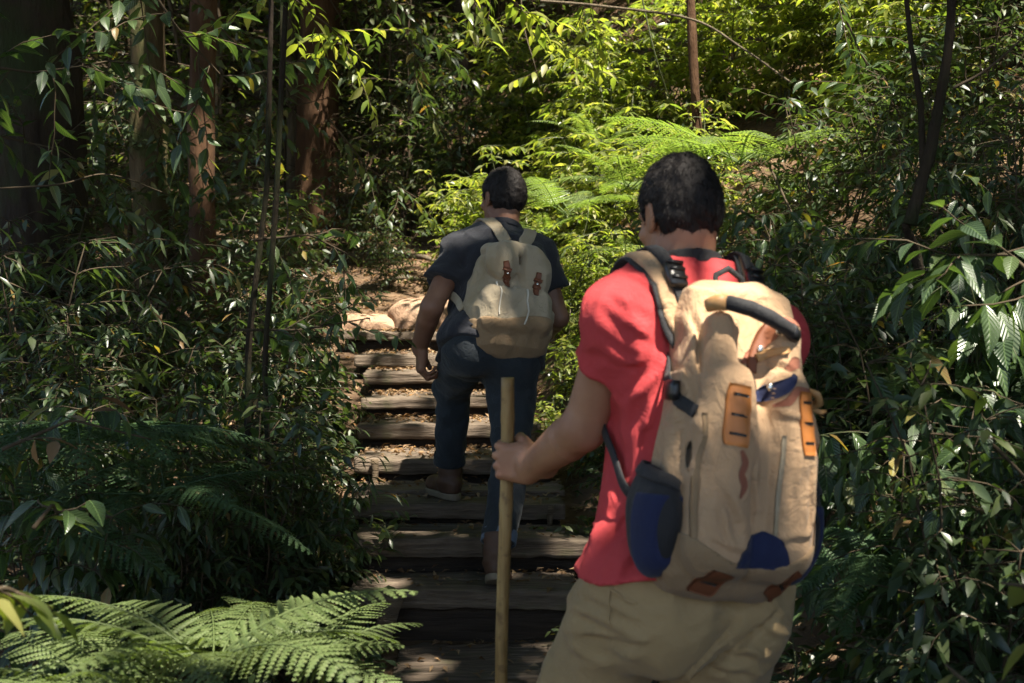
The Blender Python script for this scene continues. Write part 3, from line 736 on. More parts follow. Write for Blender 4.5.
tree(468, 15, 30, M['bark_dark'], 'broad dark trunk straight above the far hiker\'s shoulder', (.2, .3), 8, .1)
tree(508, 18, 26, M['bark_dark'], 'dark trunk above the far hiker\'s head', (.1, .3), 9, .1)
tree(712, 15, 16, M['bark_dark'], 'dark trunk right of the leaning thin one', (.0, .3), 10, .1)
tree(625, 17, 16, M['bark_dark'], 'dark trunk over the bright slope, left of the leaning thin one', (.3, .3), 12)
tree(775, 18, 18, M['bark_dark'], 'dark trunk above the arching bare vine\'s right end', (.3, .3), 13)
tree(706, 7.5, 9.5, M['bark_red'], 'leaning thin bare reddish trunk above the front hiker\'s hair', (-.36, 0), 11, 0, h=6, seg=12, taper=.75)
for i, (p, d, lab) in enumerate([(240, 4.75, 'left one of the twin sapling stems on the left'), (258, 4.6, 'right one of the twin sapling stems on the left')]):
    x = px(p, d); z = Hs(x, d) - .05
    t = trunk('sapling', [(x, d, z), (x + .02 + .02 * i, d, z + .6), (x + .03, d, z + 1.1), (x + .11 - .03 * i, d, z + 1.7), (x + .16, d, z + 3.2), (x + .25, d, z + 5.5)], [.015 - .004 * i, .013 - .003 * i, .012 - .003 * i, .010, .008, .006], M['bark_dark'], lab, seed=20 + i, seg=10)
for i, (pts, r, lab) in enumerate([
   ([(905, 225, 4.3), (925, 150, 4.3), (940, 60, 4.3), (948, -60, 4.3)], .022, 'forked dark stem, its right branch, in the upper right'),
   ([(918, 175, 4.32), (915, 110, 4.35), (905, 50, 4.35), (893, -60, 4.3)], .012, 'forked dark stem\'s thinner left branch in the upper right'),
   ([(930, 330, 4.5), (915, 250, 4.4), (905, 225, 4.3)], .02, 'lower dark stem beneath the forked branches')]):
    W = np.array([P3(*q) for q in pts]); trunk('sapling', W, [r, r * .9, r * .7], M['bark_dark'], lab, seed=40 + i, seg=9)
# background trunks
rg = random.Random(5); n = 0
for i in range(70):
    d = rg.uniform(15, 34); p = rg.uniform(-150, 1150); 
    if abs(p - 500) > 900: continue
    tree(p, d, rg.uniform(7, 20) * 14 / d * 1.3, M[rg.choice(['bark_dark', 'bark_dark', 'bark_moss', 'bark_red'])], 'thin dim trunk far back in the forest', (rg.uniform(-.6, .6), 0), 60 + i, 0, h=13, seg=9)
    TREES[-1][0]['group'] = 'far forest trunks'; n += 1
# far saplings and leafy trees between the trunks: nothing tells them apart
for i in range(130):
    d = rg.uniform(11, 30); p = rg.uniform(-200, 1220)
    if d < 11.5 and 330 < p < 460: continue
    if d < 13 and p > 450: d += 4
    place('sapling', 'leafy_sapling', px(p, d), d, rg.uniform(.7, 1.25), 'dim leafy sapling among the far trunks', 'sapling', var=i, group='far leafy saplings')
for i in range(60):
    d = rg.uniform(24, 55); p = rg.uniform(-250, 1280)
    place('fartree', 'leafy_tree', px(p, d), d, rg.uniform(.9, 1.5), 'leafy tree at the back of the forest', 'tree', var=i, group='leafy trees at the back')

# vines and twigs
def vine(name, pts, r, m, label, cat='vine', n=40, r1=None):
    W = np.array([P3(*q) for q in pts]); k = len(W); t = np.linspace(0, k - 1, n)
    # Catmull-Rom
    E = np.vstack([2 * W[0] - W[1], W, 2 * W[-1] - W[-2]]); i = np.minimum(t.astype(int), k - 2); u = (t - i)[:, None]; a, b, c, d = E[i], E[i + 1], E[i + 2], E[i + 3]
    Q = .5 * (2 * b + (c - a) * u + (2 * a - 5 * b + 4 * c - d) * u ** 2 + (3 * b - a - 3 * c + d) * u ** 3)
    V, F = tube(Q - Q[0], np.linspace(r, r1 or r * .6, n), 7, wob=.15); o = part(name, V, F, m, None); o.location = Q[0]; tag(o, label, cat); return o
vine('vine', [(540, 4, 7.2), (600, 9, 7.3), (690, 22, 7.4), (740, 50, 7.3), (790, 85, 7.2)], .009, M['bark_pale'], 'pale bare vine arching from top centre to the right')
vine('vine', [(636, -20, 8), (645, 20, 8), (655, 60, 8.0), (668, 100, 8.1)], .006, M['stem_green'], 'thin green yellow shoot hanging left of the leaning thin trunk')
vine('vine', [(519, -20, 8), (524, 30, 8), (534, 65, 8.0), (540, 90, 8.1)], .005, M['bark_pale'], 'thin grey shoot standing above the far hiker\'s head')
vine('vine', [(285, -30, 5.0), (280, 120, 5.0), (268, 300, 4.95), (262, 420, 4.9)], .006, M['bark_dark'], 'thin dark vine hanging right of the twin saplings')
vine('vine', [(-20, 190, 4.4), (60, 185, 4.5), (110, 175, 4.7), (170, 195, 4.9)], .004, M['stem_brown'], 'thin twig stretched level across the left thicket', 'twig')
for i, (pts, lab) in enumerate([
   ([(740, 210, 5.4), (790, 260, 5.2), (850, 300, 5.1), (900, 330, 5.2)], 'bare dark twig sloping down right of the front hiker\'s head'),
   ([(770, 170, 5.8), (800, 230, 5.6), (840, 290, 5.4)], 'bare dark twig behind the first one on the right bank'),
   ([(860, 330, 4.6), (930, 300, 4.6), (1000, 290, 4.5)], 'bare twig level with the front pack\'s top on the right'),
   ([(800, 335, 4.2), (830, 322, 4.3), (860, 330, 4.4), (900, 350, 4.5)], 'pale bare branch poking out beside the front hiker\'s right sleeve'),
   ([(985, 440, 2.9), (1000, 450, 2.9), (1030, 480, 2.8)], 'brown twig among the leaves at the right border'),
   ([(950, 90, 4.4), (985, 70, 4.4), (1030, 30, 4.3)], 'dark branch rising to the upper right corner')]):
    vine('twig', pts, .006, M['stem_brown' if i != 3 else 'bark_pale'], lab, 'twig', 24)
# overhanging sprays at the upper left and top: low boughs of the trees behind the camera's left
def bough(pts, L, seed, label, mat_='leaf_bright', nb=7, bl=.35, r=.006, ar=.38, dens=.05):
    W = np.array([P3(*q) for q in pts]); o0 = W[0].copy(); rg2 = np.random.default_rng(seed); k = len(W); t = np.linspace(0, k - 1, 20)
    Q = np.stack([np.interp(t, range(k), W[:, j]) for j in range(3)], -1) - o0; root = thing('leafy_bough', label, 'bough', tuple(o0)); st = MB(); st.add(*tube(Q, np.linspace(r, r * .4, 20), 6)); pos = []; dr = []; nn = []
    for b in range(nb):
        c = Q[int(3 + 16 * b / nb)]; v = nrm(Q[-1] - Q[0]) * .5 + nrm(rg2.normal(0, 1, 3)) * .8; v[2] -= .1; v = nrm(v); e = [c]
        for j in range(5): v = nrm(v + rg2.normal(0, .15, 3) + [0, 0, -.07]); e.append(e[-1] + v * bl * rg2.uniform(.6, 1.1) / 5)
        e = np.array(e); st.add(*tube(e, np.linspace(r * .5, r * .25, 6), 4)); m = int(bl / dens) + 2; tt = np.linspace(.1, 5, m); c = np.stack([np.interp(tt, range(6), e[:, j]) for j in range(3)], -1)
        sd = nrm(np.cross(nrm(e[-1] - e[0]), [0, 0, 1.0])) * np.where(np.arange(m) % 2, 1, -1)[:, None]
        pos.append(c); dr.append(sd * .8 + nrm(e[-1] - e[0]) * .6 + rg2.normal(0, .2, (m, 3)) - [0, 0, .25]); nn.append(np.array([0, 0, 1.0]) + rg2.normal(0, .35, (m, 3)))
    pos = np.concatenate(pos); LL = L * rg2.uniform(.6, 1.1, len(pos)); V, F, U = leaf_arrays(pos, np.concatenate(dr), np.concatenate(nn), LL, LL * ar, 2, curl=.3)
    part('foliage', V, F, M[mat_], root, uv=U); st.build('twig', M['stem_brown'], root); return root
bough([(250, -40, 6), (300, 5, 6.2), (345, 40, 6.4), (350, 60, 6.5)], .10, 1, 'sunlit leafy bough hanging in from the top, right of the twin saplings', nb=9, bl=.5)
bough([(430, -60, 7), (500, -5, 7.4), (530, 20, 7.5)], .12, 2, 'sunlit bough entering from the top above the far hiker\'s head', nb=9, bl=.5)
bough([(600, -60, 8), (580, 20, 8.2), (560, 60, 8.4)], .11, 3, 'sunlit bough hanging left of the yellow green shoot', nb=9, bl=.6)
bough([(-60, 60, 4.5), (40, 75, 4.7), (130, 60, 5)], .11, 4, 'dark bough reaching in from the left border', 'leaf_gloss', nb=8, bl=.5)
bough([(120, -60, 4.6), (180, 30, 4.7), (235, 90, 4.9)], .11, 5, 'dark bough in front of the orange brown trunk', 'leaf_gloss', nb=9, bl=.55)
bough([(240, 330, 4.5), (300, 330, 4.7), (370, 318, 4.9)], .085, 6, 'leafy spray reaching right toward the rocks from the twin saplings', 'leaf_gloss', nb=7, bl=.28)
bough([(255, 240, 4.6), (310, 235, 4.8), (360, 260, 5.0)], .085, 7, 'leafy spray hanging in front of the shaded trail', 'leaf_gloss', nb=7, bl=.3)
bough([(1060, 300, 3.0), (1010, 255, 3.1), (930, 255, 3.2)], .13, 8, 'bough of big ribbed leaves entering at the right border, shoulder high', 'leaf_gloss', nb=8, bl=.3)
bough([(1080, 620, 1.9), (1040, 590, 1.95), (1005, 585, 2.0)], .10, 9, 'out of focus light green leaf spray at the lower right border', 'leaf_bright', nb=3, bl=.09)
bough([(1000, 720, 1.9), (975, 690, 1.95), (950, 668, 2.0)], .09, 10, 'out of focus light green leaf spray at the bottom right', 'leaf_bright', nb=4, bl=.12)
bough([(-40, 600, 1.9), (0, 590, 1.95), (25, 600, 2.0)], .09, 11, 'out of focus leaf spray at the lower left border', 'leaf_bright', nb=3, bl=.1)
bough([(30, 530, 3.0), (50, 505, 3.05), (60, 530, 3.1)], .11, 12, 'few hanging pointed leaves over the left fern', 'leaf_gloss', nb=3, bl=.12)
bough([(0, 450, 3.4), (70, 420, 3.5), (150, 440, 3.6)], .10, 13, 'reddish drooping young leaves in front of the tree fern', 'leaf_dead', nb=2, bl=.12)

bough([(-30, 130, 6), (60, 150, 6.2), (130, 190, 6.4)], .10, 21, 'dark bough crossing the huge trunk at shoulder height', 'leaf_dark', nb=10, bl=.6)
bough([(80, 60, 7), (150, 110, 7), (210, 170, 7.2)], .10, 22, 'dark bough between the mossy and the orange brown trunk', 'leaf_dark', nb=10, bl=.6)
bough([(180, -20, 7.4), (250, 60, 7.5), (310, 130, 7.6)], .10, 23, 'dark bough crossing the big reddish trunk', 'leaf_dark', nb=12, bl=.7)
bough([(350, -60, 8.6), (400, 20, 8.8), (430, 80, 9)], .11, 24, 'dark bough hanging over the trail bend', 'leaf_dark', nb=10, bl=.7)
bough([(330, 120, 8), (370, 170, 8.2), (420, 200, 8.4)], .09, 25, 'thin dark bough in front of the shaded trail, right of the reddish trunk', 'leaf_dark', nb=8, bl=.5)
bough([(820, -30, 6), (860, 60, 6.1), (900, 120, 6.2)], .10, 26, 'dark bough hanging left of the forked stems', 'leaf_gloss', nb=8, bl=.5)
# ------------------------------------------------------------------ litter and ground cover (nobody could count them)
def scatter(n, boxx, boxy, seed, dens=None):
    rg = np.random.default_rng(seed); x = rg.uniform(*boxx, n); y = rg.uniform(*boxy, n)
    if dens is not None: k = rg.random(n) < dens(x, y); x, y = x[k], y[k]
    return x, y, rg
def leaf_scatter(name, x, y, z, rg, L, ar, m, label, up=1.0, lod=0, kind='stuff', curl=.3, flat=.25):
    n = len(x); a = rg.uniform(0, 6.283, n); d = np.stack([np.cos(a), np.sin(a), rg.normal(0, flat, n)], -1); nn = np.stack([rg.normal(0, flat, n), rg.normal(0, flat, n), np.full(n, up)], -1)
    LL = L * rg.uniform(.4, 1.2, n); V, F, U = leaf_arrays(np.stack([x, y, z], -1), d, nn, LL, LL * ar * rg.uniform(.6, 1.2, n), lod, curl=curl, fold=.5)
    return tag(part(name, V, F, m, None, smooth=False), label, kind=kind)
x, y, rg_ = scatter(60000, (-6, 7), (2.6, 14), 1); leaf_scatter('leaf_litter', x, y, H(x, y) + .008, rg_, .055, .5, M['leaf_dead'], 'dead leaves strewn over the soil')
x, y, rg_ = scatter(90000, (-8, 9), (2.8, 19), 2, lambda x, y: np.where(np.abs(x - pc(y)) > np.interp(y, [4, 9, 12], [.5, .6, .8]), 1, 0) * (fbm(np.stack([x, y, x * 0], -1), 1.1, 5, 2) > -.35))
leaf_scatter('ground_cover', x, y, H(x, y) + rg_.uniform(.01, .16, len(x)), rg_, .06, .45, M['leaf_dark'], 'low green ground cover on the banks', flat=.6)
# litter on the step treads
px_, py_, pz_ = [], [], []
rr = np.random.default_rng(4)
for i, (yy, z, xl, xr, dep, th) in enumerate(STEPS):
    n = [60, 90, 60, 60, 120, 330, 300, 260, 240, 240, 200][i]; a, b = px(xl, yy), px(xr, yy)
    px_.append(rr.uniform(a + .01, b - .01, n)); u = rr.random(n) ** (.6); py_.append(yy + .015 + u * (dep - .03)); pz_.append(np.full(n, z + .009))
leaf_scatter('step_litter', np.concatenate(px_), np.concatenate(py_), np.concatenate(pz_), rr, .045, .5, M['leaf_dead'], 'dry leaves and crumbs lying on the treads', flat=.3)
# fine twigs on the banks
mb = MB(); rr = np.random.default_rng(6)
for i in range(420):
    x0 = rr.uniform(-5, 6); y0 = rr.uniform(3.4, 11)
    if abs(x0 - pc(y0)) < .55: continue
    z0 = Hs(x0, y0); a = rr.uniform(0, 6.28); e = rr.uniform(-.1, .9); l = rr.uniform(.15, .6); d = np.array([math.cos(a) * math.cos(e), math.sin(a) * math.cos(e), math.sin(e)])
    q = np.array([[x0, y0, z0]]) + np.outer(np.linspace(0, 1, 5), d * l) + np.cumsum(rr.normal(0, .012, (5, 3)), 0); mb.add(*tube(q, np.linspace(.005, .002, 5), 4))
tag(mb.build('dry_twigs', M['bark_pale'], None), 'thin dry twigs tangled in the undergrowth', kind='stuff')

# ------------------------------------------------------------------ canopy: unseen crowns added overhead for shade, gaps cut where sun should fall
SUN_EL, S_AZ = R(64), np.array([.42, -.50])       # direction towards the sun: right and behind the camera
S = np.array([S_AZ[0], S_AZ[1], 0]); S = S / np.linalg.norm(S) * math.cos(SUN_EL); S[2] = math.sin(SUN_EL)
e1 = nrm(np.cross(S, [0, 0, 1.0])); e2 = np.cross(S, e1)
GAPS = [  # picture x, y, distance, radius of the gap in metres, how open
 (520, 120, 8.6, 1.2, .97), (600, 100, 9.0, 1.3, .97), (660, 160, 8.0, 1.0, .97), (760, 130, 8.6, 1.0, .9), (560, 210, 7.8, .9, .96), (735, 150, 6.1, .6, .97), (632, 170, 6.4, .6, .97), (565, 200, 6.9, .5, .97), (920, 90, 7.0, 1.0, .95), (840, 110, 7.2, .8, .9), (620, 250, 7.2, .8, .9), (590, 330, 6.6, .55, .8), (560, 385, 6.3, .4, .8),
 (850, 60, 8.4, 1.4, .9), (960, 50, 7.6, 1.4, .9), (1000, 110, 6.5, .8, .7), (780, 60, 9.2, 1.2, .9), (380, 170, 12, .9, .5), (250, 150, 14, .5, .8), (100, 150, 12, .6, .8), (60, 60, 14, .6, .8), (180, 90, 15, .6, .8), (390, 110, 15, .6, .8), (230, 230, 12, .5, .7), (20, 330, 9, .5, .7), (560, 30, 14, 1.5, .7), (20, 260, 11, .9, .8), (480, 150, 9.4, .8, .85), (700, 60, 9.4, .9, .7),
 (448, 320, 8.45, .42, .98), (500, 262, 9.2, .25, .9), (415, 385, 6.9, .55, .5), (430, 340, 7.6, .4, .55), (400, 455, 5.8, .24, .75), (455, 420, 6.3, .3, .5), (360, 600, 4.6, .04, .8), (400, 672, 4.15, .03, .8), (548, 430, 6.15, .03, .9),
 (505, 240, 4.7, .03, .9), (540, 268, 4.65, .05, .95), (495, 300, 4.6, .04, .5), (487, 215, 4.8, .05, .7),
 (615, 290, 2.42, .12, .75), (745, 262, 2.4, .03, .95), (810, 330, 2.35, .04, .95), (700, 345, 2.2, -.01, .7), (725, 430, 2.1, -.01, .7), (612, 585, 2.4, .0, .9), (800, 420, 2.1, .0, .5),
 (960, 270, 3.2, .3, .8), (920, 400, 3.3, .25, .75), (985, 330, 3.9, .4, .6), (900, 480, 3.3, .2, .5), (960, 560, 2.8, .15, .5), (760, 250, 5.2, .3, .4), (880, 170, 5.4, .5, .5), (870, 230, 4.9, .5, .25), (800, 160, 6, .6, .35),
 (145, 120, 9.0, .35, .8), (205, 190, 8.2, .22, .7), (60, 470, 5.4, .35, .7), (50, 500, 5.6, .4, .6), (30, 440, 5.8, .4, .6), (330, 45, 6.4, .5, .8), (380, 30, 9, .6, .6), (310, 310, 5.5, .3, .35), (190, 300, 6, .4, .3), (300, 400, 5.6, .25, .3), (240, 640, 2.75, .7, .75), (100, 660, 2.7, .4, .45), (350, 640, 2.8, .2, .6), (592, 470, 5.2, .1, .6), (600, 520, 4.8, .2, .4), (368, 598, 4.6, .06, .8), (410, 668, 4.2, .12, .6), (470, 655, 4.3, .3, .12), (400, 545, 4.9, .06, .10), (395, 500, 5.2, .08, .10), (430, 600, 4.6, .05, .12), (120, 420, 4.2, .45, .35), (160, 330, 4.8, .6, .35), (160, 500, 3.9, .3, .25), (60, 300, 4.8, .5, .35), (280, 480, 4.8, .3, .3), (850, 330, 4.6, .3, .2), (100, 440, 4.1, .4, .05), (720, 190, 7, .7, .9)]
gp = np.array([P3(a, b, c) for a, b, c, _, _ in GAPS]); gr = np.array([g[3] for g in GAPS]); go = np.array([g[4] for g in GAPS]); gu = np.stack([gp @ e1, gp @ e2], -1)
rg_ = np.random.default_rng(77)
nC = 10500; cx_ = rg_.uniform(-15, 18, nC); cy_ = np.where(rg_.random(nC) < .55, rg_.uniform(-7, 11, nC), rg_.uniform(11, 46, nC))
base = np.maximum(pz(cy_), 0) * .9; cz_ = base + 6.6 + rg_.random(nC) * 5.5
keepc = ~((cx_ < -3.0) & (cy_ < 8)) & (cy_ > -7) & (cz_ > CAM_Z + .235 * np.maximum(cy_, 0) + 1.2) | (cy_ < 0)
cx_, cy_, cz_ = cx_[keepc], cy_[keepc], cz_[keepc]; C = np.stack([cx_, cy_, cz_], -1)
nl = 62; pos = (C[:, None] + rg_.normal(0, 1, (len(C), nl, 3)) * np.array([.55, .55, .28])).reshape(-1, 3)
uv_ = np.stack([pos @ e1, pos @ e2], -1); keep = np.ones(len(pos), bool)
rnd = rg_.random(len(pos))
for k in range(len(GAPS)):
    dd = np.linalg.norm(uv_ - gu[k], axis=1); wob_ = 1 + .35 * np.sin(7 * np.arctan2(uv_[:, 1] - gu[k][1], uv_[:, 0] - gu[k][0]) + k)
    keep &= ~((dd < gr[k] * wob_ + .10) & (rnd < go[k] ** .25))
pos = pos[keep]; n = len(pos); print('canopy leaves', n)
TP = np.array([t[1] for t in TREES]); own = np.zeros(n, int); best = np.full(n, 1e9)
for k in range(len(TP)):
    dd = ((pos[:, :2] - TP[k, :2]) ** 2).sum(1); m = dd < best; best[m] = dd[m]; own[m] = k
LL = rg_.uniform(.2, .33, n); V, F, U = leaf_arrays(pos, rg_.normal(0, 1, (n, 3)) * [1, 1, .4], rg_.normal(0, .5, (n, 3)) + [0, 0, 1.0], LL, LL * .55, 0, curl=.15)
Vr = V.reshape(n, -1, 3)
kk = Vr.shape[1]
for k in range(len(TP)):
    ix = np.where(own == k)[0]
    if len(ix) < 3: continue
    root = TREES[k][0]; b = np.array(root.location); v = Vr[ix].reshape(-1, 3) - b; B = np.arange(len(ix))[:, None] * kk
    part('crown', v, [np.concatenate([B + np.array(t) for t in ((0, 2, 1), (0, 3, 2), (1, 2, 4), (2, 3, 4))])], M['leaf_canopy'], root)  # unseen leaves added as overhead shade, handed to the nearest trunk
# ================================================================== people
def hand_sdf(P, wrist, d, dors, thumb_side, curl, thumb=None, s=1.0):
    """Palm, four unequal bent fingers and a thumb; d = towards the knuckles, dors = back of the hand."""
    d = nrm(d); dors = nrm(dors - d * np.dot(d, dors)); y = np.cross(dors, d); y = y * (1 if np.dot(y, thumb_side) > 0 else -1)
    Rm = np.stack([d, y, dors], 1); q = (P - wrist) @ Rm / s
    pal = rbox(q, (.048, -.001, -.004), (.046, .040, .0145), .0135)
    pal = smin(pal, cone(q, (-.03, 0, -.002), (.012, 0, -.003), .0255, .026), .018)
    pal = smin(pal, ell(q, (.03, .028, -.012), (.034, .017, .017)), .012)
    pal = smin(pal, ell(q, (.03, -.028, -.012), (.034, .015, .016)), .012)
    out = pal
    F = [(.087, .0315, (.043, .026, .021), .0088, 3), (.092, .0108, (.047, .030, .022), .0090, 0), (.088, -.0108, (.043, .028, .021), .0085, -3), (.080, -.0300, (.034, .021, .019), .0076, -6)]
    for i, (x0, y0, seg, r, sp) in enumerate(F):
        a = 0; p = np.array([x0 - .012, y0, .0]); pts = [p, np.array([x0, y0, .0005])]
        for L, c in zip(seg, curl[i]):
            a += c; v = np.array([math.cos(R(a)) , math.sin(R(sp)) * math.cos(R(a)), -math.sin(R(a))]); pts.append(pts[-1] + v * L)
        f = chain(q, pts, [r * 1.05, r * 1.08, r * .98, r * .9, r * .8])
        out = smin(out, f, .0015)
        out = smin(out, ell(q, (x0, y0, .0055), (.010, .008, .0065)), .004)
        for j in (2, 3): out = smin(out, ell(q, pts[j], (r * 1.08,) * 3), .002)
    th = thumb or [(.012, .024, -.010), (.042, .044, -.022), (.068, .040, -.036), (.088, .026, -.044)]
    out = smin(out, chain(q, [np.array(t) for t in th], [.0165, .0125, .0115, .0088]), .006)
    return out * s

def head_sdf(q):
    """Head in its own frame: x right, y forward, z up, origin between the ears."""
    d = ell(q, (0, -.014, .032), (.077, .097, .086))
    d = smin(d, ell(q, (0, .026, -.03), (.064, .068, .088)), .03)
    d = smin(d, ell(q, (0, .048, -.088), (.040, .042, .036)), .03)
    for s in (-1, 1):
        d = smin(d, cone(q, (s * .056, .0, -.062), (s * .03, .055, -.095), .02, .02), .02)
        d = smin(d, cone(q, (s * .018, .083, .024), (s * .045, .072, .022), .008, .008), .012)      # brow
        d = smax(d, -ell(q, (s * .031, .094, .004), (.016, .013, .011)), .01)                       # eye socket
        d = smin(d, ell(q, (s * .031, .078, .003), (.0145, .0125, .0125)), .003)
        d = smin(d, ell(q, (s * .044, .062, -.022), (.022, .02, .016)), .014)                       # cheek
        e = ell(q, (s * .081, -.008, .0), (.009, .020, .031), rotm(12, 0, s * 22)); e = smax(e, -ell(q, (s * .09, -.003, .004), (.006, .0115, .019), rotm(12, 0, s * 22)), .003)
        d = smin(d, e, .004); d = smin(d, ell(q, (s * .078, .004, -.022), (.006, .008, .010)), .004)
        d = smin(d, ell(q, (s * .012, .098, -.03), (.009, .009, .007)), .005)                       # nostril wing
    d = smin(d, chain(q, [np.array([0, .083, .018]), np.array([0, .104, -.012]), np.array([0, .108, -.026])], [.008, .0095, .0105]), .008)
    d = smin(d, ell(q, (0, .088, -.055), (.024, .011, .0065)), .006); d = smin(d, ell(q, (0, .086, -.067), (.020, .011, .007)), .005)
    d = smax(d, -ell(q, (0, .101, -.061), (.022, .006, .0014)), .003)
    return d
def hair_sdf(q, long=1.0):
    d = ell(q, (0, -.018, .036), (.087, .106, .096)); d = smin(d, ell(q, (0, -.045, .0), (.076, .070, .062)), .03)
    d = d + .004 * fbm(q, 60, 3, 3)
    z, y, x = q[:, 2], q[:, 1], np.abs(q[:, 0])
    line = np.interp(y, [-.12, -.05, -.026, -.02, .02, .032, .05, .075, .1], [-.062, -.062, -.045, .028, .032, -.012, .02, .066, .072])
    return smax(d, (line - z) * .8, .008)

def axes(x, y): x = nrm(x); y = nrm(y - x * np.dot(x, y)); return x, y
J_tw = {'A': .77, 'B': .96}; J_hs = {'A': np.array([.85, .88, .97]), 'B': np.array([.93, .94, .97])}
class Person:
    def __init__(s, name, label, root, yaw, J, skin, build=1.0, name_key=''):
        s.yaw = yaw; s.root = np.array(root, float); s.Rz = rotm(0, 0, yaw)
        s.J = {k: (np.array(v) - s.root) @ s.Rz for k, v in J.items() if k not in ('hyaw', 'hpitch', 'hroll')}
        s.hR = rotm(J.get('hpitch', 0), J.get('hroll', 0), J['hyaw'] - yaw)
        s.skin = skin; s.b = build; s.tw = J_tw.get(name_key, 1.0); s.fa = 1.0; s.hs = J_hs.get(name_key, 1.0); j = s.J
        s.o = thing(name, label, 'person', tuple(root), R(yaw)); s.O = (j['LH'] + j['RH']) / 2
        z = nrm(j['C7'] - s.O); x = j['RS'] - j['LS']; x = nrm(x - z * np.dot(x, z)); y = np.cross(z, x); s.Rm = np.stack([x, y, z], 1); s.T = np.linalg.norm(j['C7'] - s.O)
    def torso(s, P, off=0.0, waist=0.0):
        T = s.T; b = s.b; zs = T * np.array([-.24, -.12, 0, .12, .3, .5, .7, .85, .95, 1.02])
        A = b * s.tw * np.array([.13, .165, .176, .172, .158, .163, .176, .168, .115, .07]) + off + waist * np.array([.2, .6, 1, 1, 1, .6, .2, 0, 0, 0])
        B = b * (.5 + .5 * s.tw) * np.array([.09, .12, .128, .118, .108, .112, .122, .112, .085, .06]) + off + waist * np.array([.2, .6, 1, 1, .9, .5, .2, 0, 0, 0])
        CY = np.array([-.01, -.015, -.015, 0, .01, .005, .0, .012, .032, .05])
        d = loft(P, s.O, s.Rm, zs, A, B, None, CY, 2.35)
        j = s.J; nb = s.O + s.Rm @ np.array([0, .035, T * .97])
        for sd, k in ((-1, 'LS'), (1, 'RS')):
            d = smin(d, cone(P, nb + s.Rm @ np.array([sd * .05, 0, 0]), j[k] + s.Rm @ np.array([0, 0, .004]), .05 * b + off, .056 * b + off), .05)
            d = smin(d, cone(P, s.O + s.Rm @ np.array([sd * .09, -.03, T * .62]), j[k], .06 * b + off, .05 * b + off), .05)
        return d
    def arm(s, P, k, off=0.0):
        j = s.J; b = s.b; S_, E, W = j[k + 'S'], j[k + 'E'], j[k + 'W']
        d = chain(P, [S_, S_ * .55 + E * .45, E], [.055 * b + off, .050 * b + off, .041 * b + off])
        m = E * .72 + W * .28; return smin(d, chain(P, [E, m, W * .8 + E * .2, W], [.041 * b + off, .046 * b + off, .035 + off, .029 + off]), .025)
    def leg(s, P, k, off=0.0, cuff=0.0):
        j = s.J; b = s.b; Hh, K, A = j[k + 'H'], j[k + 'K'], j[k + 'A']
        d = chain(P, [Hh, Hh * .5 + K * .5, K], [.096 * b + off, .085 * b + off, .062 * b + off * .8]); m = K * .7 + A * .3
        m = m - s.Rm[:, 1] * .012
        return smin(d, chain(P, [K, m, A], [.060 * b + off * .8, .060 * b + off, .042 * b + off + cuff]), .03)
    def glute(s, P, off=0.0):
        d = 9.0
        for sd in (-1, 1): e = ell(P, s.O + s.Rm @ np.array([sd * .078, -.055, -.055]), np.array([.095, .09, .105]) * s.b + off); d = e if sd < 0 else smin(d, e, .03)
        return d
    def headq(s, P): return (P - s.J['HC']) @ s.hR / s.hs
    def neck(s, P): c = s.J['HC'] + s.hR @ np.array([0, -.03, -.04]); return cone(P, s.J['C7'] + s.Rm @ np.array([0, .05, -.03]), c, .064, .055)
    def whole(s, P, hands=True):
        d = smin(s.torso(P), s.glute(P), .04)
        for k in 'LR': d = smin(d, s.arm(P, k), .03); d = smin(d, s.leg(P, k), .04)
        return smin(smin(d, s.neck(P), .03), head_sdf(s.headq(P)), .02)
    def cut(s, k, t=.28): j = s.J; a = j[k + 'S'] * (1 - t) + j[k + 'E'] * t; return a, nrm(j[k + 'E'] - j[k + 'S'])
    def folds(s, P, L, d, side=-1):
        # creases pressed into cloth: each a line in the wearer's back plane (x, z), a raised lip beside a groove
        o = 0
        for (a, b, w, amp) in L:
            A_ = (P3(a[0], a[1], d) - s.root) @ s.Rz; B_ = (P3(b[0], b[1], d) - s.root) @ s.Rz; x = P[:, 0] + .004 * np.sin(P[:, 2] * 60); z = P[:, 2] + .004 * np.sin(P[:, 0] * 70)
            e = np.array([B_[0] - A_[0], B_[2] - A_[2]]); Ln = np.hypot(*e); e = e / Ln; rx = x - A_[0]; rz = z - A_[2]; t = (rx * e[0] + rz * e[1]) / Ln; sdist = (rx * -e[1] + rz * e[0]) / w
            env = np.clip(np.minimum(t + .15, 1.15 - t) / .35, 0, 1) ** 1.5; o = o + amp * (1.2 if s.b > .97 else 1.6) * sdist * np.exp(-sdist ** 2) * env
        return o * (P[:, 1] < .06)
    def build_body(s, hands):
        # torso and legs coarse, head and fore-arms fine; the seams lie under the clothes; all in one mesh
        j = s.J; mb = MB(); cuts = [s.cut(k) for k in 'LR']; nc = s.O + s.Rm @ np.array([0, 0, s.T * .93]); nz = nrm(j['HC'] - nc)
        near = lambda P, c: np.linalg.norm(P - c[0], axis=-1) < .1
        def coarse(P):
            d = smin(s.torso(P, -.022), s.glute(P, -.022), .04)
            for k in 'LR':
                c, v = s.cut(k); d = smin(d, np.maximum(s.arm(P, k, -.010), (P - c) @ v), .01); d = smin(d, s.leg(P, k, -.016), .02)
            return np.maximum(smin(d, s.neck(P), .03), np.where(np.linalg.norm(P - nc, axis=-1) < .3, (P - nc) @ nz, -1))
        pts = np.array([v for v in j.values()]); V, F = surf(coarse, pts.min(0) - .2, pts.max(0) + .2, .011, 1); mb.add(V, F)
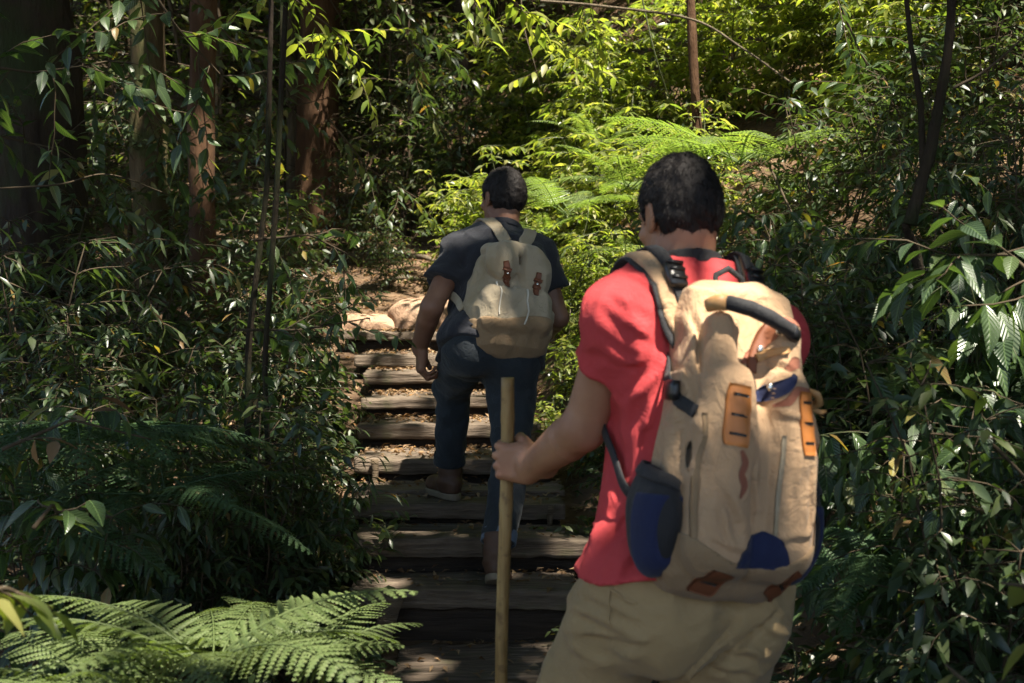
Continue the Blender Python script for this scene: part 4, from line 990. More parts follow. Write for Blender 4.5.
        f = lambda P: np.maximum(smin(smin(smin(s.torso(P, -.022), s.neck(P), .03), head_sdf(s.headq(P)), .02), 9, .001), -((P - nc) @ nz) - .002)
        V, F = surf(f, j['HC'] - .19, j['HC'] + .19, .004, 2); k = (V - nc) @ nz > -.01; mb.add(V, F)
        for i, kk in enumerate('LR'):
            c, v = cuts[i]; a = hands[i]; fh = lambda P: hand_sdf(P, j[kk + 'W'], *a); g = lambda P: np.maximum(smin(s.arm(P, kk), fh(P), .015), -((P - c) @ v))
            q = np.array([c, j[kk + 'E'], j[kk + 'W'], j[kk + 'W'] + nrm(a[0]) * .2]); V, F = surf(g, q.min(0) - .09, q.max(0) + .09, .0038, 2); mb.add(V, F)
        return mb.build('body', s.skin, s.o)
    def hair(s, n=5200):
        f = lambda P: hair_sdf(s.headq(P)); V, F = surf(f, s.J['HC'] - .18, s.J['HC'] + .2, .0045, 1); mb = MB(); mb.add(V, F)
        rg = np.random.default_rng(3); bv = BVHTree.FromPolygons(V.tolist(), F.tolist()); ix = rg.integers(0, len(V), n); P = V[ix]
        N = nrm(np.stack([f(P + np.eye(3)[i] * .003) - f(P - np.eye(3)[i] * .003) for i in range(3)], -1)); q = s.headq(P)
        crown = s.hR @ np.array([0, -.05, .13]); fl = nrm(P - (s.J['HC'] + crown)); fl = nrm(fl - N * (fl * N).sum(1, keepdims=True)); low = np.clip((-q[:, 2] + .02) / .08, 0, 1)[:, None]
        d = nrm(fl + N * rg.uniform(.1, .45, (n, 1)) * (1 - .8 * low) + rg.normal(0, .3, (n, 3))); L = rg.uniform(.006, .014, (n, 1)) * (1 - .1 * low); sd = nrm(np.cross(d, N)) * .0011
        W = np.stack([P - sd - N * .002, P + sd - N * .002, P + d * L], 1).reshape(-1, 3); mb.add(W, np.arange(3 * n).reshape(-1, 3))
        g = lambda P: head_sdf(s.headq(P)); V2, F2 = surf(g, s.J['HC'] - .14, s.J['HC'] + .12, .006, 1); q2 = s.headq(V2); k = (q2[:, 1] < -.015) & (q2[:, 2] < -.035) & (q2[:, 2] > -.088); V2 = V2[k]
        ix = rg.integers(0, len(V2), 5200); P = V2[ix] + rg.normal(0, .002, (5200, 3)); q2 = s.headq(P); k = rg.random(5200) < np.clip((q2[:, 2] + .086) / .04, 0, 1); P = P[k]; m_ = len(P)
        N = nrm(np.stack([g(P + np.eye(3)[i] * .003) - g(P - np.eye(3)[i] * .003) for i in range(3)], -1)); P = P - N * g(P)[:, None]; dn = nrm(-(s.hR @ np.array([0, 0, 1.0])) + N * .18 + rg.normal(0, .2, (m_, 3))); sd = nrm(np.cross(dn, N)) * .0007; L = rg.uniform(.004, .010, (m_, 1))
        mb.add(np.stack([P - sd, P + sd, P + dn * L + N * .001], 1).reshape(-1, 3), np.arange(3 * m_).reshape(-1, 3))
        h = mb.build('hair', M['hair'], s.o)
        for sg in (-1, 1):
            c = s.J['HC'] + s.hR @ (np.array([sg * .031, .084, .004]) * s.hs); V, F = surf(lambda P: np.linalg.norm(P - c, axis=-1) - .009, c - .012, c + .012, .002, 1)
            e = part('eye', V, F, M['eye'], s.o); c2 = c + s.hR @ np.array([0, .0062, 0]); V, F = surf(lambda P: ell(P, c2, (.0042, .0035, .0042), s.hR), c2 - .007, c2 + .007, .001, 1); part('iris', V, F, M['hair'], e)
            B0 = [s.J['HC'] + s.hR @ (np.array([sg * x, y, z]) * s.hs) for x, y, z in ((.014, .099, .026), (.03, .096, .031), (.047, .084, .026))]; V, F = tube(B0, [.0025, .004, .002], 6); part('eyebrow', V, F, M['hair'], s.o)
        return h
    def shirt(s, m, hem, off=.012, loose=.022, sleeve=.62, flare=.018, amp=.004, hem_slope=0.0, seed=0, fl=(), fd=2.4):
        j = s.J
        def f(P):
            q = (P - s.O) @ s.Rm; d = s.torso(P, off, loose); d = smin(d, s.glute(P, off + .016), .05)
            for k in 'LR':
                hh, kk_ = j[k + 'H'], j[k + 'K']; d = smin(d, cone(P, hh, hh * .7 + kk_ * .3, .116 * s.b + off, .108 * s.b + off), .03)
            for k in 'LR':
                a, v = s.cut(k, sleeve); sl = chain(P, [j[k + 'S'], a + v * .03], [.055 * s.b + off + .002, (.046 if flare == 0 else .056) * s.b + off + flare]); d = smin(d, smax(sl, (P - a) @ v + .004 * np.sin(40 * (P @ np.array([.6, .7, .2]))), .006), .03)
            fold = (1 - 2.4 * rabs(vnoise(q * np.array([17, 17, 4.5]) + 1.5 * vnoise(q, 7, seed + 4)[:, None], 1, seed))) * .8 + .5 * (1 - 2.4 * rabs(vnoise(q @ rotm(0, 35, 0) * np.array([26, 26, 8]), 1, seed + 2)))
            diag = np.sin((q[:, 2] * 60 + np.abs(q[:, 0]) * 75 + 3 * vnoise(q, 8, seed + 5))) * np.clip(1.2 - q[:, 2] / s.T * 1.3, 0, 1)
            sf = 0
            for k in 'LR':
                a, v = s.cut(k, .3); dd = np.linalg.norm(P - a, axis=-1); sf = sf + np.exp(-(dd / .1) ** 2) * np.sin((P - a) @ v * 95 + 2.5 * vnoise(P, 14, seed + 7)) * .0018
            disp = amp * fold + amp * .55 * diag + sf
            if len(fl): disp = disp + s.folds(P, fl, fd)
            d = d - np.clip(disp, -.008, .03); hz = hem + hem_slope * q[:, 0] + .006 * np.sin(q[:, 0] * 25) + .004 * np.sin(q[:, 1] * 30)
            d = smax(d, hz - q[:, 2], .006)
            ncut = s.O + s.Rm @ np.array([0, .04, s.T * 1.0]); nn = nrm(s.Rm @ np.array([0, .25, 1.0])); d = smax(d, (P - ncut) @ nn, .006)
            return d
        ks = ['LS', 'RS', 'LH', 'RH', 'C7', 'LE', 'RE']; q = np.array([j[k] for k in ks]); lo, hi = q.min(0) - .17, q.max(0) + .16; V, F = surf(f, lo, hi, .0062, 2)
        o = part('t_shirt', V, F, m, s.o)
        nck = s.O + s.Rm @ np.array([0, .042, s.T * .995]); a = np.linspace(0, 2 * math.pi, 41)
        return o, BVHTree.FromPolygons(V.tolist(), F.tolist()), nck
    def collar(s, m, nck, r=(.078, .074), w=.011, parent=None):
        a = np.linspace(0, 2 * math.pi, 49)[:-1]; up = s.Rm @ nrm(np.array([0, .18, 1.0])); ex = s.Rm[:, 0]; ey = np.cross(up, ex)
        def f(P):
            q = P - nck; z = q @ up; x = q @ ex; y = q @ ey; rr = np.sqrt((x / r[0]) ** 2 + (y / r[1]) ** 2); d = (rr - 1) * r[1]; return np.sqrt(np.maximum(np.abs(z - .004 + y * .08) - w, 0) ** 2 + np.maximum(np.abs(d) - .001, 0) ** 2) - .003
        V, F = surf(f, nck - .12, nck + .12, .0045, 1); return part('collar', V, F, m, parent or s.o)
    def trousers(s, m, off=.014, groove=0.0, top=.16, amp=.005, seed=0, cuffcut=None, cuff=.012, fl=(), fd=2.4):
        j = s.J
        def f(P):
            q = (P - s.O) @ s.Rm; d = smin(s.torso(P, off * .6), s.glute(P, off), .04); lg = None
            for k in 'LR':
                lw = s.leg(P, k, off, cuff); a = j[k + 'A']; v = nrm(a - j[k + 'K']); lw = smax(lw, (P - a) @ v - (cuffcut or .0), .006); t = (P - j[k + 'H']) @ nrm(j[k + 'K'] - j[k + 'H'])
                kn = np.linalg.norm(P - j[k + 'K'], axis=-1); an = np.linalg.norm(P - a, axis=-1)
                w = np.exp(-(kn / .12) ** 2) + .9 * np.exp(-(an / .12) ** 2) + .5 * np.exp(-(np.linalg.norm(P - j[k + 'H'], axis=-1) / .13) ** 2)
                lw = lw - amp * w * np.sin(((P @ v) * 85 + 3.5 * vnoise(P, 9, seed + ord(k)))) * .6 - amp * .7 * (1 - 2.2 * rabs(vnoise(P @ rotm(0, 30, 0) * np.array([13, 13, 6]), 1, seed + 3)))
                lg = lw if lg is None else smin(lg, lw, .004)
            d = smin(d, lg, .05); w2 = 1 - 2.2 * rabs(vnoise(q @ rotm(0, 40, 0) * np.array([11, 11, 20]) + vnoise(q, 6, seed)[:, None], 1, seed + 8)); w3 = 1 - 2.2 * rabs(vnoise(q @ rotm(0, -35, 0) * np.array([9, 9, 17]), 1, seed + 18))
            d = d - amp * (.45 * w2 + .4 * w3) + groove * np.exp(-((q[:, 0] - (.085 + (q[:, 2] + .06) * 1.07)) / .009) ** 2) * (q[:, 1] < .02) * np.clip((-.03 - q[:, 2]) / .04, 0, 1) * (q[:, 2] > -.3)
            if len(fl): d = d - s.folds(P, fl, fd)
            return smax(d, q[:, 2] - top * s.T, .006)
        ks = ['LH', 'RH', 'LK', 'RK', 'LA', 'RA']; q = np.array([j[k] for k in ks]); V, F = surf(f, q.min(0) - .19, q.max(0) + .2, .0075, 2)
        return part('trousers', V, F, m, s.o), BVHTree.FromPolygons(V.tolist(), F.tolist())
    def boots(s, fl, pit):
        for i, k in enumerate('LR'):
            A = s.J[k + 'A']; Rf = rotm(0, 0, fl[i]) @ rotm(pit[i], 0, 0)
            def up(P):
                q = (P - A) @ Rf; d = cone(q, (0, -.01, .07), (0, -.012, -.02), .05, .05); d = smin(d, ell(q, (0, -.02, -.05), (.042, .055, .045)), .02)
                d = smin(d, cone(q, (0, .02, -.045), (.004, .13, -.068), .042, .034), .03); d = smin(d, ell(q, (.004, .14, -.062), (.046, .06, .034)), .02)
                d = d - .0015 * np.sin(q[:, 2] * 140) * (q[:, 1] > -.2) - .002 * vnoise(q, 30, 3)
                return smax(smax(d, -.092 - q[:, 2], .004), q[:, 2] - .075, .006)
            def so(P):
                q = (P - A) @ Rf; w = np.interp(q[:, 1], [-.08, 0, .05, .14, .21], [.037, .042, .040, .051, .03]); e = np.sqrt((q[:, 0] / w) ** 2 + ((q[:, 1] - .06) / .142) ** 4) - 1
                return smax(e * .035, np.abs(q[:, 2] + .093 - .004 * (q[:, 1] > .15)) - .013, .003)
            b = part('boot', *surf(up, A - .3, A + .3, .006, 2), M['boot'], s.o); part('sole', *surf(so, A - .3, A + .3, .005, 2), M['sole'], b)
            for z in (.0, .022, .044):
                P = [A + Rf @ np.array([x, y, z]) for x, y in ((-.045, .02), (-.025, .047), (0, .053), (.025, .047), (.045, .02))]; V, F = tube(P, .0028, 5); part('lace', V, F, M['tan_leather'], b)

# ---- the hiker in the red shirt
RA = np.array([.33, 2.45, Hs(.33, 2.45)]); gz = RA[2]
JA = dict(LH=(.254, 2.42, .895), RH=(.420, 2.485, .895), C7=(.352, 2.50, 1.495), HC=(.330, 2.56, 1.592), LS=(.210, 2.41, 1.393), RS=(.500, 2.53, 1.350),
          LE=(.140, 2.50, 1.180), LW=(.046, 2.676, 1.083), RE=(.545, 2.68, 1.15), RW=(.43, 2.86, 1.14), LK=(.095, 2.60, .53), LA=(.085, 2.70, .13), RK=(.365, 2.46, .48), RA=(.395, 2.23, .12), hyaw=29, hpitch=-12, hroll=0)
FA = [((588, 306), (634, 342), .010, .006), ((584, 328), (622, 356), .009, .005), ((596, 296), (640, 318), .011, .005), ((586, 352), (630, 366), .008, .005), ((652, 298), (640, 372), .010, .007), ((662, 310), (654, 400), .009, .006), ((640, 372), (618, 398), .008, .006),
      ((632, 410), (622, 470), .009, .006), ((645, 400), (640, 500), .010, .006), ((588, 552), (632, 498), .010, .008), ((592, 566), (642, 520), .009, .008), ((602, 572), (650, 540), .009, .007), ((596, 530), (628, 480), .009, .006), ((610, 580), (655, 562), .008, .006),
      ((700, 262), (735, 272), .008, .004), ((780, 300), (812, 338), .008, .006), ((795, 312), (816, 352), .007, .005), ((618, 272), (650, 296), .009, .005)]
TA = [((572, 596), (616, 606), .010, .009), ((566, 612), (612, 628), .011, .009), ((575, 640), (620, 622), .010, .008), ((600, 590), (640, 606), .007, .005), ((650, 612), (700, 604), .010, .006), ((728, 603), (652, 680), .008, .012), ((700, 640), (770, 660), .011, .010), ((690, 655), (760, 680), .010, .009),
      ((760, 600), (788, 628), .009, .007), ((560, 655), (600, 668), .010, .007), ((620, 640), (640, 676), .012, .007), ((740, 620), (784, 640), .009, .008), ((585, 585), (640, 590), .006, .005)]
FB = [((452, 232), (480, 262), .010, .006), ((442, 250), (468, 268), .009, .006), ((462, 280), (470, 330), .010, .007), ((455, 290), (462, 335), .009, .006), ((450, 322), (475, 332), .008, .007), ((545, 245), (556, 285), .009, .006), ((500, 218), (530, 226), .008, .004), ((470, 222), (488, 236), .009, .005), ((445, 305), (470, 318), .008, .006)]
A = Person('person', 'hiker in a red t-shirt and khaki trousers, gripping the walking stick', RA, 20, JA, M['skin_a'], 1.0, 'A')
loc = lambda p, v: np.array(v, float) @ p.Rz
gripc = [(62, 78, 50), (64, 80, 50), (66, 80, 50), (68, 80, 50)]; rel = [(22, 35, 22), (26, 38, 24), (30, 42, 26), (34, 45, 28)]
A.build_body([(loc(A, (-.85, .53, 0.03)), loc(A, (-.53, -.85, .05)), loc(A, (0, 0, 1)), gripc, [(.012, .024, -.010), (.038, .045, -.020), (.062, .050, -.042), (.082, .038, -.056)]),
              (loc(A, (-.3, .9, .1)), loc(A, (.9, .3, .2)), loc(A, (0, 0, 1)), rel)])
A.hair(9000)
_, bvA, nkA = A.shirt(M['shirt_red'], 0.045, off=.014, loose=.022, sleeve=.42, flare=.0, amp=.0055, hem_slope=.22, seed=3, fl=FA); A.collar(M["webbing"], nkA)
TRO, bvT = A.trousers(M['khaki'], .014, .018, .14, .011, 5, .03, .02, fl=TA)
A.boots((12, -4), (0, -10))
# belt loops and the back pocket welt
# ---- the hiker in the grey shirt
RB = np.array([-.10, 4.72, .38])
JB = dict(LH=(-.160, 4.87, 1.245), RH=(-.005, 4.935, 1.245), C7=(-.022, 5.115, 1.695), HC=(-.040, 5.19, 1.815), LS=(-.205, 5.015, 1.60), RS=(.105, 5.14, 1.595),
          LE=(-.305, 4.87, 1.385), LW=(-.362, 5.0, 1.225), RE=(.185, 5.12, 1.34), RW=(.14, 5.33, 1.27), LK=(-.245, 5.20, 1.05), LA=(-.262, 5.30, .690), RK=(.0, 4.85, .86), RA=(-.055, 4.63, .488), hyaw=38, hpitch=-3, hroll=0)
B = Person('person', 'far hiker in charcoal t-shirt and dark jeans climbing the steps, left arm hanging', RB, 21, JB, M['skin_b'], .95, 'B')
B.build_body([(loc(B, (.02, .10, -1)), loc(B, (-.95, -.25, 0)), loc(B, (0.2, .9, 0)), [(38, 55, 30), (42, 58, 32), (46, 60, 34), (50, 62, 36)]),
              (loc(B, (-.4, .9, .1)), loc(B, (.9, .3, .2)), loc(B, (0, 0, 1)), rel)])
B.hair(8000)
_, bvB, nkB = B.shirt(M['shirt_grey'], -.06, off=.010, loose=.02, sleeve=.58, flare=.016, amp=.007, seed=9, fl=FB, fd=4.9); B.collar(M['shirt_grey'], nkB)
B.trousers(M['denim'], .010, .0, .10, .008, 7, -.05, .004)
for k in 'LR':   # turned-up jeans hems, the right one's sunlight put into its paler colour
    a = B.J[k + 'A']; v = nrm(B.J[k + 'K'] - a); c0 = a + v * .048; part('trouser_cuff', *surf(lambda P: smax(np.abs(cone(P, c0 - v * .1, c0 + v * .2, .062, .062)) - .004 - .0015 * vnoise(P, 30, 4), np.abs((P - c0) @ v - .018) - .024, .004), c0 - .13, c0 + .13, .005, 1), M['denim_sunlit'] if k == 'R' else M['denim'], B.o)
B.boots((6, -24), (0, -22))

# ---- walking stick
SP = np.array([[-.0105, 2.745, 1.085]]); top = np.array([-.0105, 2.735, 1.262]); bot = np.array([-.030, 2.80, Hs(-.03, 2.8) - .01])
t = np.linspace(0, 1, 60); C_ = bot + (top - bot) * t[:, None]; C_[:, 0] += .003 * np.sin(t * 9); rr_ = .0136 + .0009 * t + .0012 * sum(np.exp(-((t - k) / .008) ** 2) for k in (.12, .33, .55, .78, .93))
so_ = thing('walking_stick', 'pale bamboo walking stick held upright in the front hiker\'s left hand', 'stick', tuple(bot))
V, F = tube(C_ - bot, rr_, 14); part('shaft', V, F, M['stick'], so_)
# ================================================================== backpacks
def strap_on(bv, pts, width, thick, off, n=40, snap=True, smooth=3):
    """A band laid over a surface: pts in local coordinates, snapped to the nearest surface."""
    W = np.array(pts, float); k = len(W); t = np.linspace(0, k - 1, n); P = np.stack([np.interp(t, range(k), W[:, j]) for j in range(3)], -1)
    for _ in range(4): P[1:-1] = (P[:-2] + 2 * P[1:-1] + P[2:]) / 4
    N = []; Q = []
    for p in P:
        l, nn, _, dist = bv.find_nearest(Vector(p))
        l = np.array(l); nn = np.array(nn)
        if snap: Q.append(l + nn * off)
        else:
            dd = np.dot(p - l, nn); Q.append(p if dd > off else l + nn * off)
        N.append(nn)
    Q = np.array(Q); N = np.array(N)
    for _ in range(smooth): Q[1:-1] = (Q[:-2] + 2 * Q[1:-1] + Q[2:]) / 4; N[1:-1] = nrm(N[:-2] + 2 * N[1:-1] + N[2:])
    T = nrm(np.gradient(Q, axis=0)); N = nrm(N - T * (N * T).sum(1, keepdims=True)); Sd = np.cross(T, N); w = np.broadcast_to(np.asarray(width, float), (n,))[:, None] / 2; h = thick / 2
    ring = [(-1, -1), (-1.02, .4), (-.8, 1), (0, 1.15), (.8, 1), (1.02, .4), (1, -1)]; m = len(ring)
    V = np.stack([Q + Sd * w * a + N * h * b for a, b in ring], 1).reshape(-1, 3); i = np.arange(n - 1)[:, None] * m; j = np.arange(m)[None]; kk = (j + 1) % m
    F = [np.stack([i + j, i + m + j, i + m + kk, i + kk], -1).reshape(-1, 4), np.array([list(range(m)), [(n - 1) * m + q for q in range(m)][::-1]])]
    return V, F
def patch(bv, pts, widths, t=.003, off=.001, d=(0, 1, 0), start=.6, n=24, m=9, wave=0.0):
    """A flat applied piece (leather patch, print, trim): centre line pts in (u, v) = (x, z), laid on the surface along d."""
    W = np.array(pts, float); k = len(W); tt = np.linspace(0, k - 1, n); C = np.stack([np.interp(tt, range(k), W[:, j]) for j in range(2)], -1); w = np.interp(tt, np.linspace(0, k - 1, len(widths)), widths)
    T = np.gradient(C, axis=0); T = T / np.maximum(np.linalg.norm(T, axis=1, keepdims=True), 1e-9); Nn = np.stack([T[:, 1], -T[:, 0]], -1)
    s = np.linspace(-1, 1, m); g = C[:, None] + Nn[:, None] * (w[:, None, None] / 2) * s[None, :, None]; d = np.array(d, float); u = np.array([1.0, 0, 0]) if abs(d[0]) < .5 else np.array([0, 1.0, 0])
    P = g[..., :1] * u + g[..., 1:] * np.array([0, 0, 1.0]) - d * start; Q = np.zeros_like(P); last = None
    for a in range(n):
        for b in range(m):
            l, nn, i_, dist = bv.ray_cast(Vector(P[a, b]), Vector(d))
            if l is None: dist = last if last is not None else start
            last = dist; Q[a, b] = P[a, b] + d * dist
    Qs = Q.copy()
    for _ in range(2): Qs[1:-1, :] = (Qs[:-2, :] + 2 * Qs[1:-1, :] + Qs[2:, :]) / 4
    Q = Q * .5 + Qs * .5
    topv = Q - d * (off + t); botv = Q - d * (off - .006); V = np.concatenate([topv.reshape(-1, 3), botv.reshape(-1, 3)]); N0 = n * m
    i = np.arange(n - 1)[:, None] * m + np.arange(m - 1)[None]; f1 = np.stack([i, i + m, i + m + 1, i + 1], -1).reshape(-1, 4); rim = [a * m for a in range(n)] + [(n - 1) * m + b for b in range(1, m)] + [a * m + m - 1 for a in range(n - 2, -1, -1)] + [b for b in range(m - 2, 0, -1)]
    r = np.array(rim); r2 = np.roll(r, -1); return V, [np.concatenate([f1, f1[:, ::-1] + N0, np.stack([r, r2, r2 + N0, r + N0], -1)])]
def disc(c, r, t, axis=(0, -1, 0), seg=14):
    c = np.array(c, float); a = nrm(np.array(axis, float)); return tube([c, c + a * t * .7, c + a * t], [r, r, r * .7], seg)
def frame_thing(name, label, cat, O, Rw):
    o = thing(name, label, cat, tuple(O)); o.rotation_euler = Matrix(Rw.tolist()).to_euler(); return o

# ---- tan canvas pack on the front hiker. Its own frame: x to the wearer's right, y towards his back, z up
def build_pack_a():
    Rw = rotm(0, 0, 20) @ rotm(-5, 0, 0) @ rotm(0, 7, 0); O = np.array([.374, 2.295, .894]); root = frame_thing('backpack', 'large tan canvas backpack with orange leather patches on the front hiker\'s back', 'backpack', O, Rw); root.scale = (.99, .95, 1.085)
    def lines(P, L):
        o = 0; x = P[:, 0] + .003 * np.sin(P[:, 2] * 70); z = P[:, 2] + .003 * np.sin(P[:, 0] * 80)
        for (x0, z0, x1, z1, w, amp) in L:
            e = np.array([x1 - x0, z1 - z0]); Ln = np.hypot(*e); e = e / Ln; t = ((x - x0) * e[0] + (z - z0) * e[1]) / Ln; sd_ = ((x - x0) * -e[1] + (z - z0) * e[0]) / w
            o = o + amp * 1.7 * sd_ * np.exp(-sd_ ** 2) * np.clip(np.minimum(t + .15, 1.15 - t) / .35, 0, 1) ** 1.5
        return o * (P[:, 1] < .03)
    CR = [(-.12, .46, -.115, .34, .008, .006), (-.10, .47, -.095, .36, .006, .005), (-.135, .38, -.12, .30, .007, .006), (-.128, .30, -.11, .21, .008, .006), (-.05, .50, -.045, .42, .008, .005), (.03, .51, .045, .45, .007, .004), (-.09, .19, -.03, .11, .010, .007), (-.02, .23, -.012, .12, .008, .006),
          (.05, .26, .058, .14, .009, .005), (.09, .24, .10, .12, .008, .006), (-.10, .10, -.02, .085, .008, .006), (.03, .10, .11, .12, .008, .005), (-.09, .33, -.03, .30, .008, .005), (.03, .40, .08, .37, .008, .005), (.02, .31, .09, .29, .007, .005), (-.04, .345, -.02, .27, .007, .005), (-.085, .15, -.06, .09, .007, .006), (.10, .33, .115, .25, .007, .005)]
    ms = lambda P: lines(P, CR) + (1 - 2.2 * rabs(fbm(P * np.array([1, 1, .4]), 15, 5, 2))) * .0032 + .004 * vnoise(P * np.array([30, 30, 8]), 1, 9)
    def main(P):
        d = loft(P, np.zeros(3), np.eye(3), np.array([0, .04, .10, .22, .36, .46, .51, .535]), np.array([.10, .132, .142, .140, .128, .116, .10, .07]), np.array([.06, .082, .09, .088, .074, .062, .052, .035]), None, np.array([.01, .0, 0, 0, .005, .014, .02, .025]), 3.0)
        for x, r, z1 in ((-.066, .037, .450), (.062, .035, .445)): d = smin(d, cone(P, (x, -.076, .30), (x, -.062, z1), r, r * .85), .006)
        d = smax(d, -chain(P, [np.array([0, -.10, .45]), np.array([0, -.105, .36])], [.018, .026]), .012)
        d = smax(d, -chain(P, [np.array([-.108, -.085, .46]), np.array([-.112, -.10, .32])], [.010, .016]), .01)
        return d
    def low(P):
        d = rbox(P, (0, -.075, .18), (.122, .058, .14), .05)
        for x in (-.058, .060): d = smin(d, chain(P, [np.array([x, -.088, .10]), np.array([x, -.100, .24]), np.array([x * .98, -.092, .340])], [.060, .058, .046]), .012)
        d = smax(d, -cone(P, (.0, -.16, .395), (0, -.13, .305), .034, .012), .015)
        for x0, x1 in ((-.02, -.05),): d = d + .006 * np.exp(-(((P[:, 0] - x0 - (P[:, 2] - .2) * -.08) / .006) ** 2)) * (P[:, 2] < .2)
        return d
    f = lambda P: smin(main(P), low(P), .012) - ms(P) + .004 * np.exp(-((P[:, 0] - .012) / .004) ** 2) * (P[:, 1] < -.08)
    V, F = surf(f, (-.24, -.24, -.05), (.24, .16, .6), .0052, 2); part('pack_body', V, F, M['canvas_a'], root); bv = BVHTree.FromPolygons(V.tolist(), F.tolist())
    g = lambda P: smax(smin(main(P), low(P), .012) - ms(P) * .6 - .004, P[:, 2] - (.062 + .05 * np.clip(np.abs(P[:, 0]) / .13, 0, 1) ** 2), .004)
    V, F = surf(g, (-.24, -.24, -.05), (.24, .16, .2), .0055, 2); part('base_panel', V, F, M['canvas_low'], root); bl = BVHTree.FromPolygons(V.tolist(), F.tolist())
    # leather lash tabs with their slots
    def tab(cx, cz, w, h, rot, b=bv, m='leather', slots=3, par=root):
        a = R(rot); dx, dz = math.sin(a), math.cos(a); o = part('leather_tab', *patch(b, [(cx + dx * s * h / 2, cz + dz * s * h / 2) for s in (-1, 0, 1)], [w * .86, w, w, w, w, w, w, w, w * .86], .004, n=16, m=9), M[m], par)
        for i in range(slots):
            s = (-.62, 0, .66)[i] if slots == 3 else 0; px0, pz0 = cx + dx * s * h / 2, cz + dz * s * h / 2; part('slot', *patch(b, [(px0 - dz * w * .32, pz0 + dx * w * .32), (px0 + dz * w * .32, pz0 - dx * w * .32)], [.0045], .0052, .001, n=6, m=3), M['buckle'], o)
    tab(-.066, .300, .046, .098, 5); tab(.074, .298, .034, .102, -2)
    tab(-.066, .030, .052, .042, 12, bl, 'leather_dk', 1); tab(.085, .030, .045, .05, 28, bl, 'leather_dk', 1)
    # navy half round at the foot, navy trim in the notch, rust print
    part('navy_patch', *patch(bv, [(.008, .060 + .060 * s) for s in np.linspace(0, 1, 8)], [.108, .104, .096, .088, .08, .07, .05, .008], .004, n=20, m=13), M['navy'], root)
    part('navy_trim', *patch(bv, [(-.032, .392), (-.016, .354), (.004, .334), (.030, .354), (.058, .376)], [.006, .012, .02, .022, .006], .003, n=24, m=5), M['navy'], root)
    for pts, w in (([(-.062, .245), (-.050, .225), (-.058, .208), (-.046, .19), (-.054, .17)], [.006, .016, .012, .016, .003]), ([(.018, .322), (.036, .330), (.052, .350), (.085, .352)], [.004, .014, .014, .006]), ([(.050, .385), (.066, .398), (.092, .395)], [.01, .02, .008]), ([(-.02, .39), (-.005, .40), (.005, .415)], [.004, .022, .012]), ([(.03, .462), (.06, .470), (.085, .46)], [.004, .014, .004])):
        part('rust_print', *patch(bv, pts, w, .0012, .0006, n=22, m=7), M['rust_print'], root)
    # centre seam and pocket piping
    part('zip_seam', *patch(bv, [(.026, .095), (.024, .18), (.03, .275)], [.006], .002, n=30, m=3), M['canvas_b'], root)
    for x in (-.118, .121): part('piping', *patch(bv, [(x, .09), (x * 1.02, .2), (x * .96, .3)], [.006], .003, n=26, m=3), M['canvas_low'], root)
    # padded haul handle
    hd = part('haul_handle', *tube([(-.098, -.088, .478), (-.08, -.108, .480), (-.04, -.118, .474), (.0, -.120, .463), (.045, -.110, .449), (.070, -.085, .442)], [.010, .0125, .0132, .0132, .0125, .010], 12), M['webbing'], root)
    part('leather_end', *tube([(-.108, -.078, .474), (-.096, -.093, .480), (-.082, -.106, .480)], [.011, .0135, .0134], 10), M['tan_leather'], hd); part('leather_end', *tube([(.048, -.109, .448), (.066, -.092, .443), (.076, -.076, .442)], [.014, .0135, .010], 10), M['buckle'], hd)
    # leather closure strap with snaps in the recess
    part('closure_strap', *patch(bv, [(.040, .462), (.022, .44), (.01, .42), (-.002, .395), (-.004, .375)], [.02, .024, .022, .018, .016], .004, n=20, m=5), M['leather_dk'], root); part('closure_tab', *patch(bv, [(.005, .40), (.03, .412), (.052, .418)], [.014, .012, .01], .008, n=12, m=5), M['tan_leather'], root)
    for x, z in ((.036, .447), (.014, .415), (.017, .352)):
        l = bv.ray_cast(Vector((x, -.6, z)), Vector((0, 1, 0)))[0]; part('snap', *disc((l[0], l[1] - .004, l[2]), .007, .006), M['metal'], root)
    # knotted cord at the right edge
    part('cord_knot', *tube([(.118, -.05, .36), (.135, -.075, .350), (.150, -.06, .338), (.138, -.04, .33), (.16, -.05, .322), (.172, -.045, .325)], [.004, .007, .008, .007, .005, .003], 8), M['tan_leather'], root)
    # side pockets: navy bottle sleeve behind black mesh
    for sd in (-1, 1):
        e = lambda P: ell(P, (sd * .140, -.002, .13), (.050, .074, .098)) - .003 * vnoise(P * np.array([20, 20, 20]), 1, 3)
        V, F = surf(lambda P: smax(e(P), P[:, 2] - .205 - .25 * P[:, 1], .008), (-.24, -.15, 0), (.24, .15, .3), .005, 1); sp = part('side_pocket', V, F, M['mesh_black'], root)
        V, F = surf(lambda P: smax(smax(e(P) - .004, np.abs(P[:, 1] + .036 + (P[:, 2] - .13) * .12) - .030, .004), P[:, 2] - .165, .004), (-.24, -.15, 0), (.24, .15, .3), .0045, 1); part('navy_panel', V, F, M['navy'], sp)
        P0 = [(sd * x, y, .205 + .25 * y) for x, y in ((.125, -.078), (.165, -.05), (.186, 0), (.165, .05), (.13, .075))]; part('elastic_hem', *strap_on(BVHTree.FromPolygons(*[a.tolist() for a in surf(e, (-.24, -.15, 0), (.24, .15, .3), .008, 1)]), P0, .022, .005, .004), M['webbing'], sp)
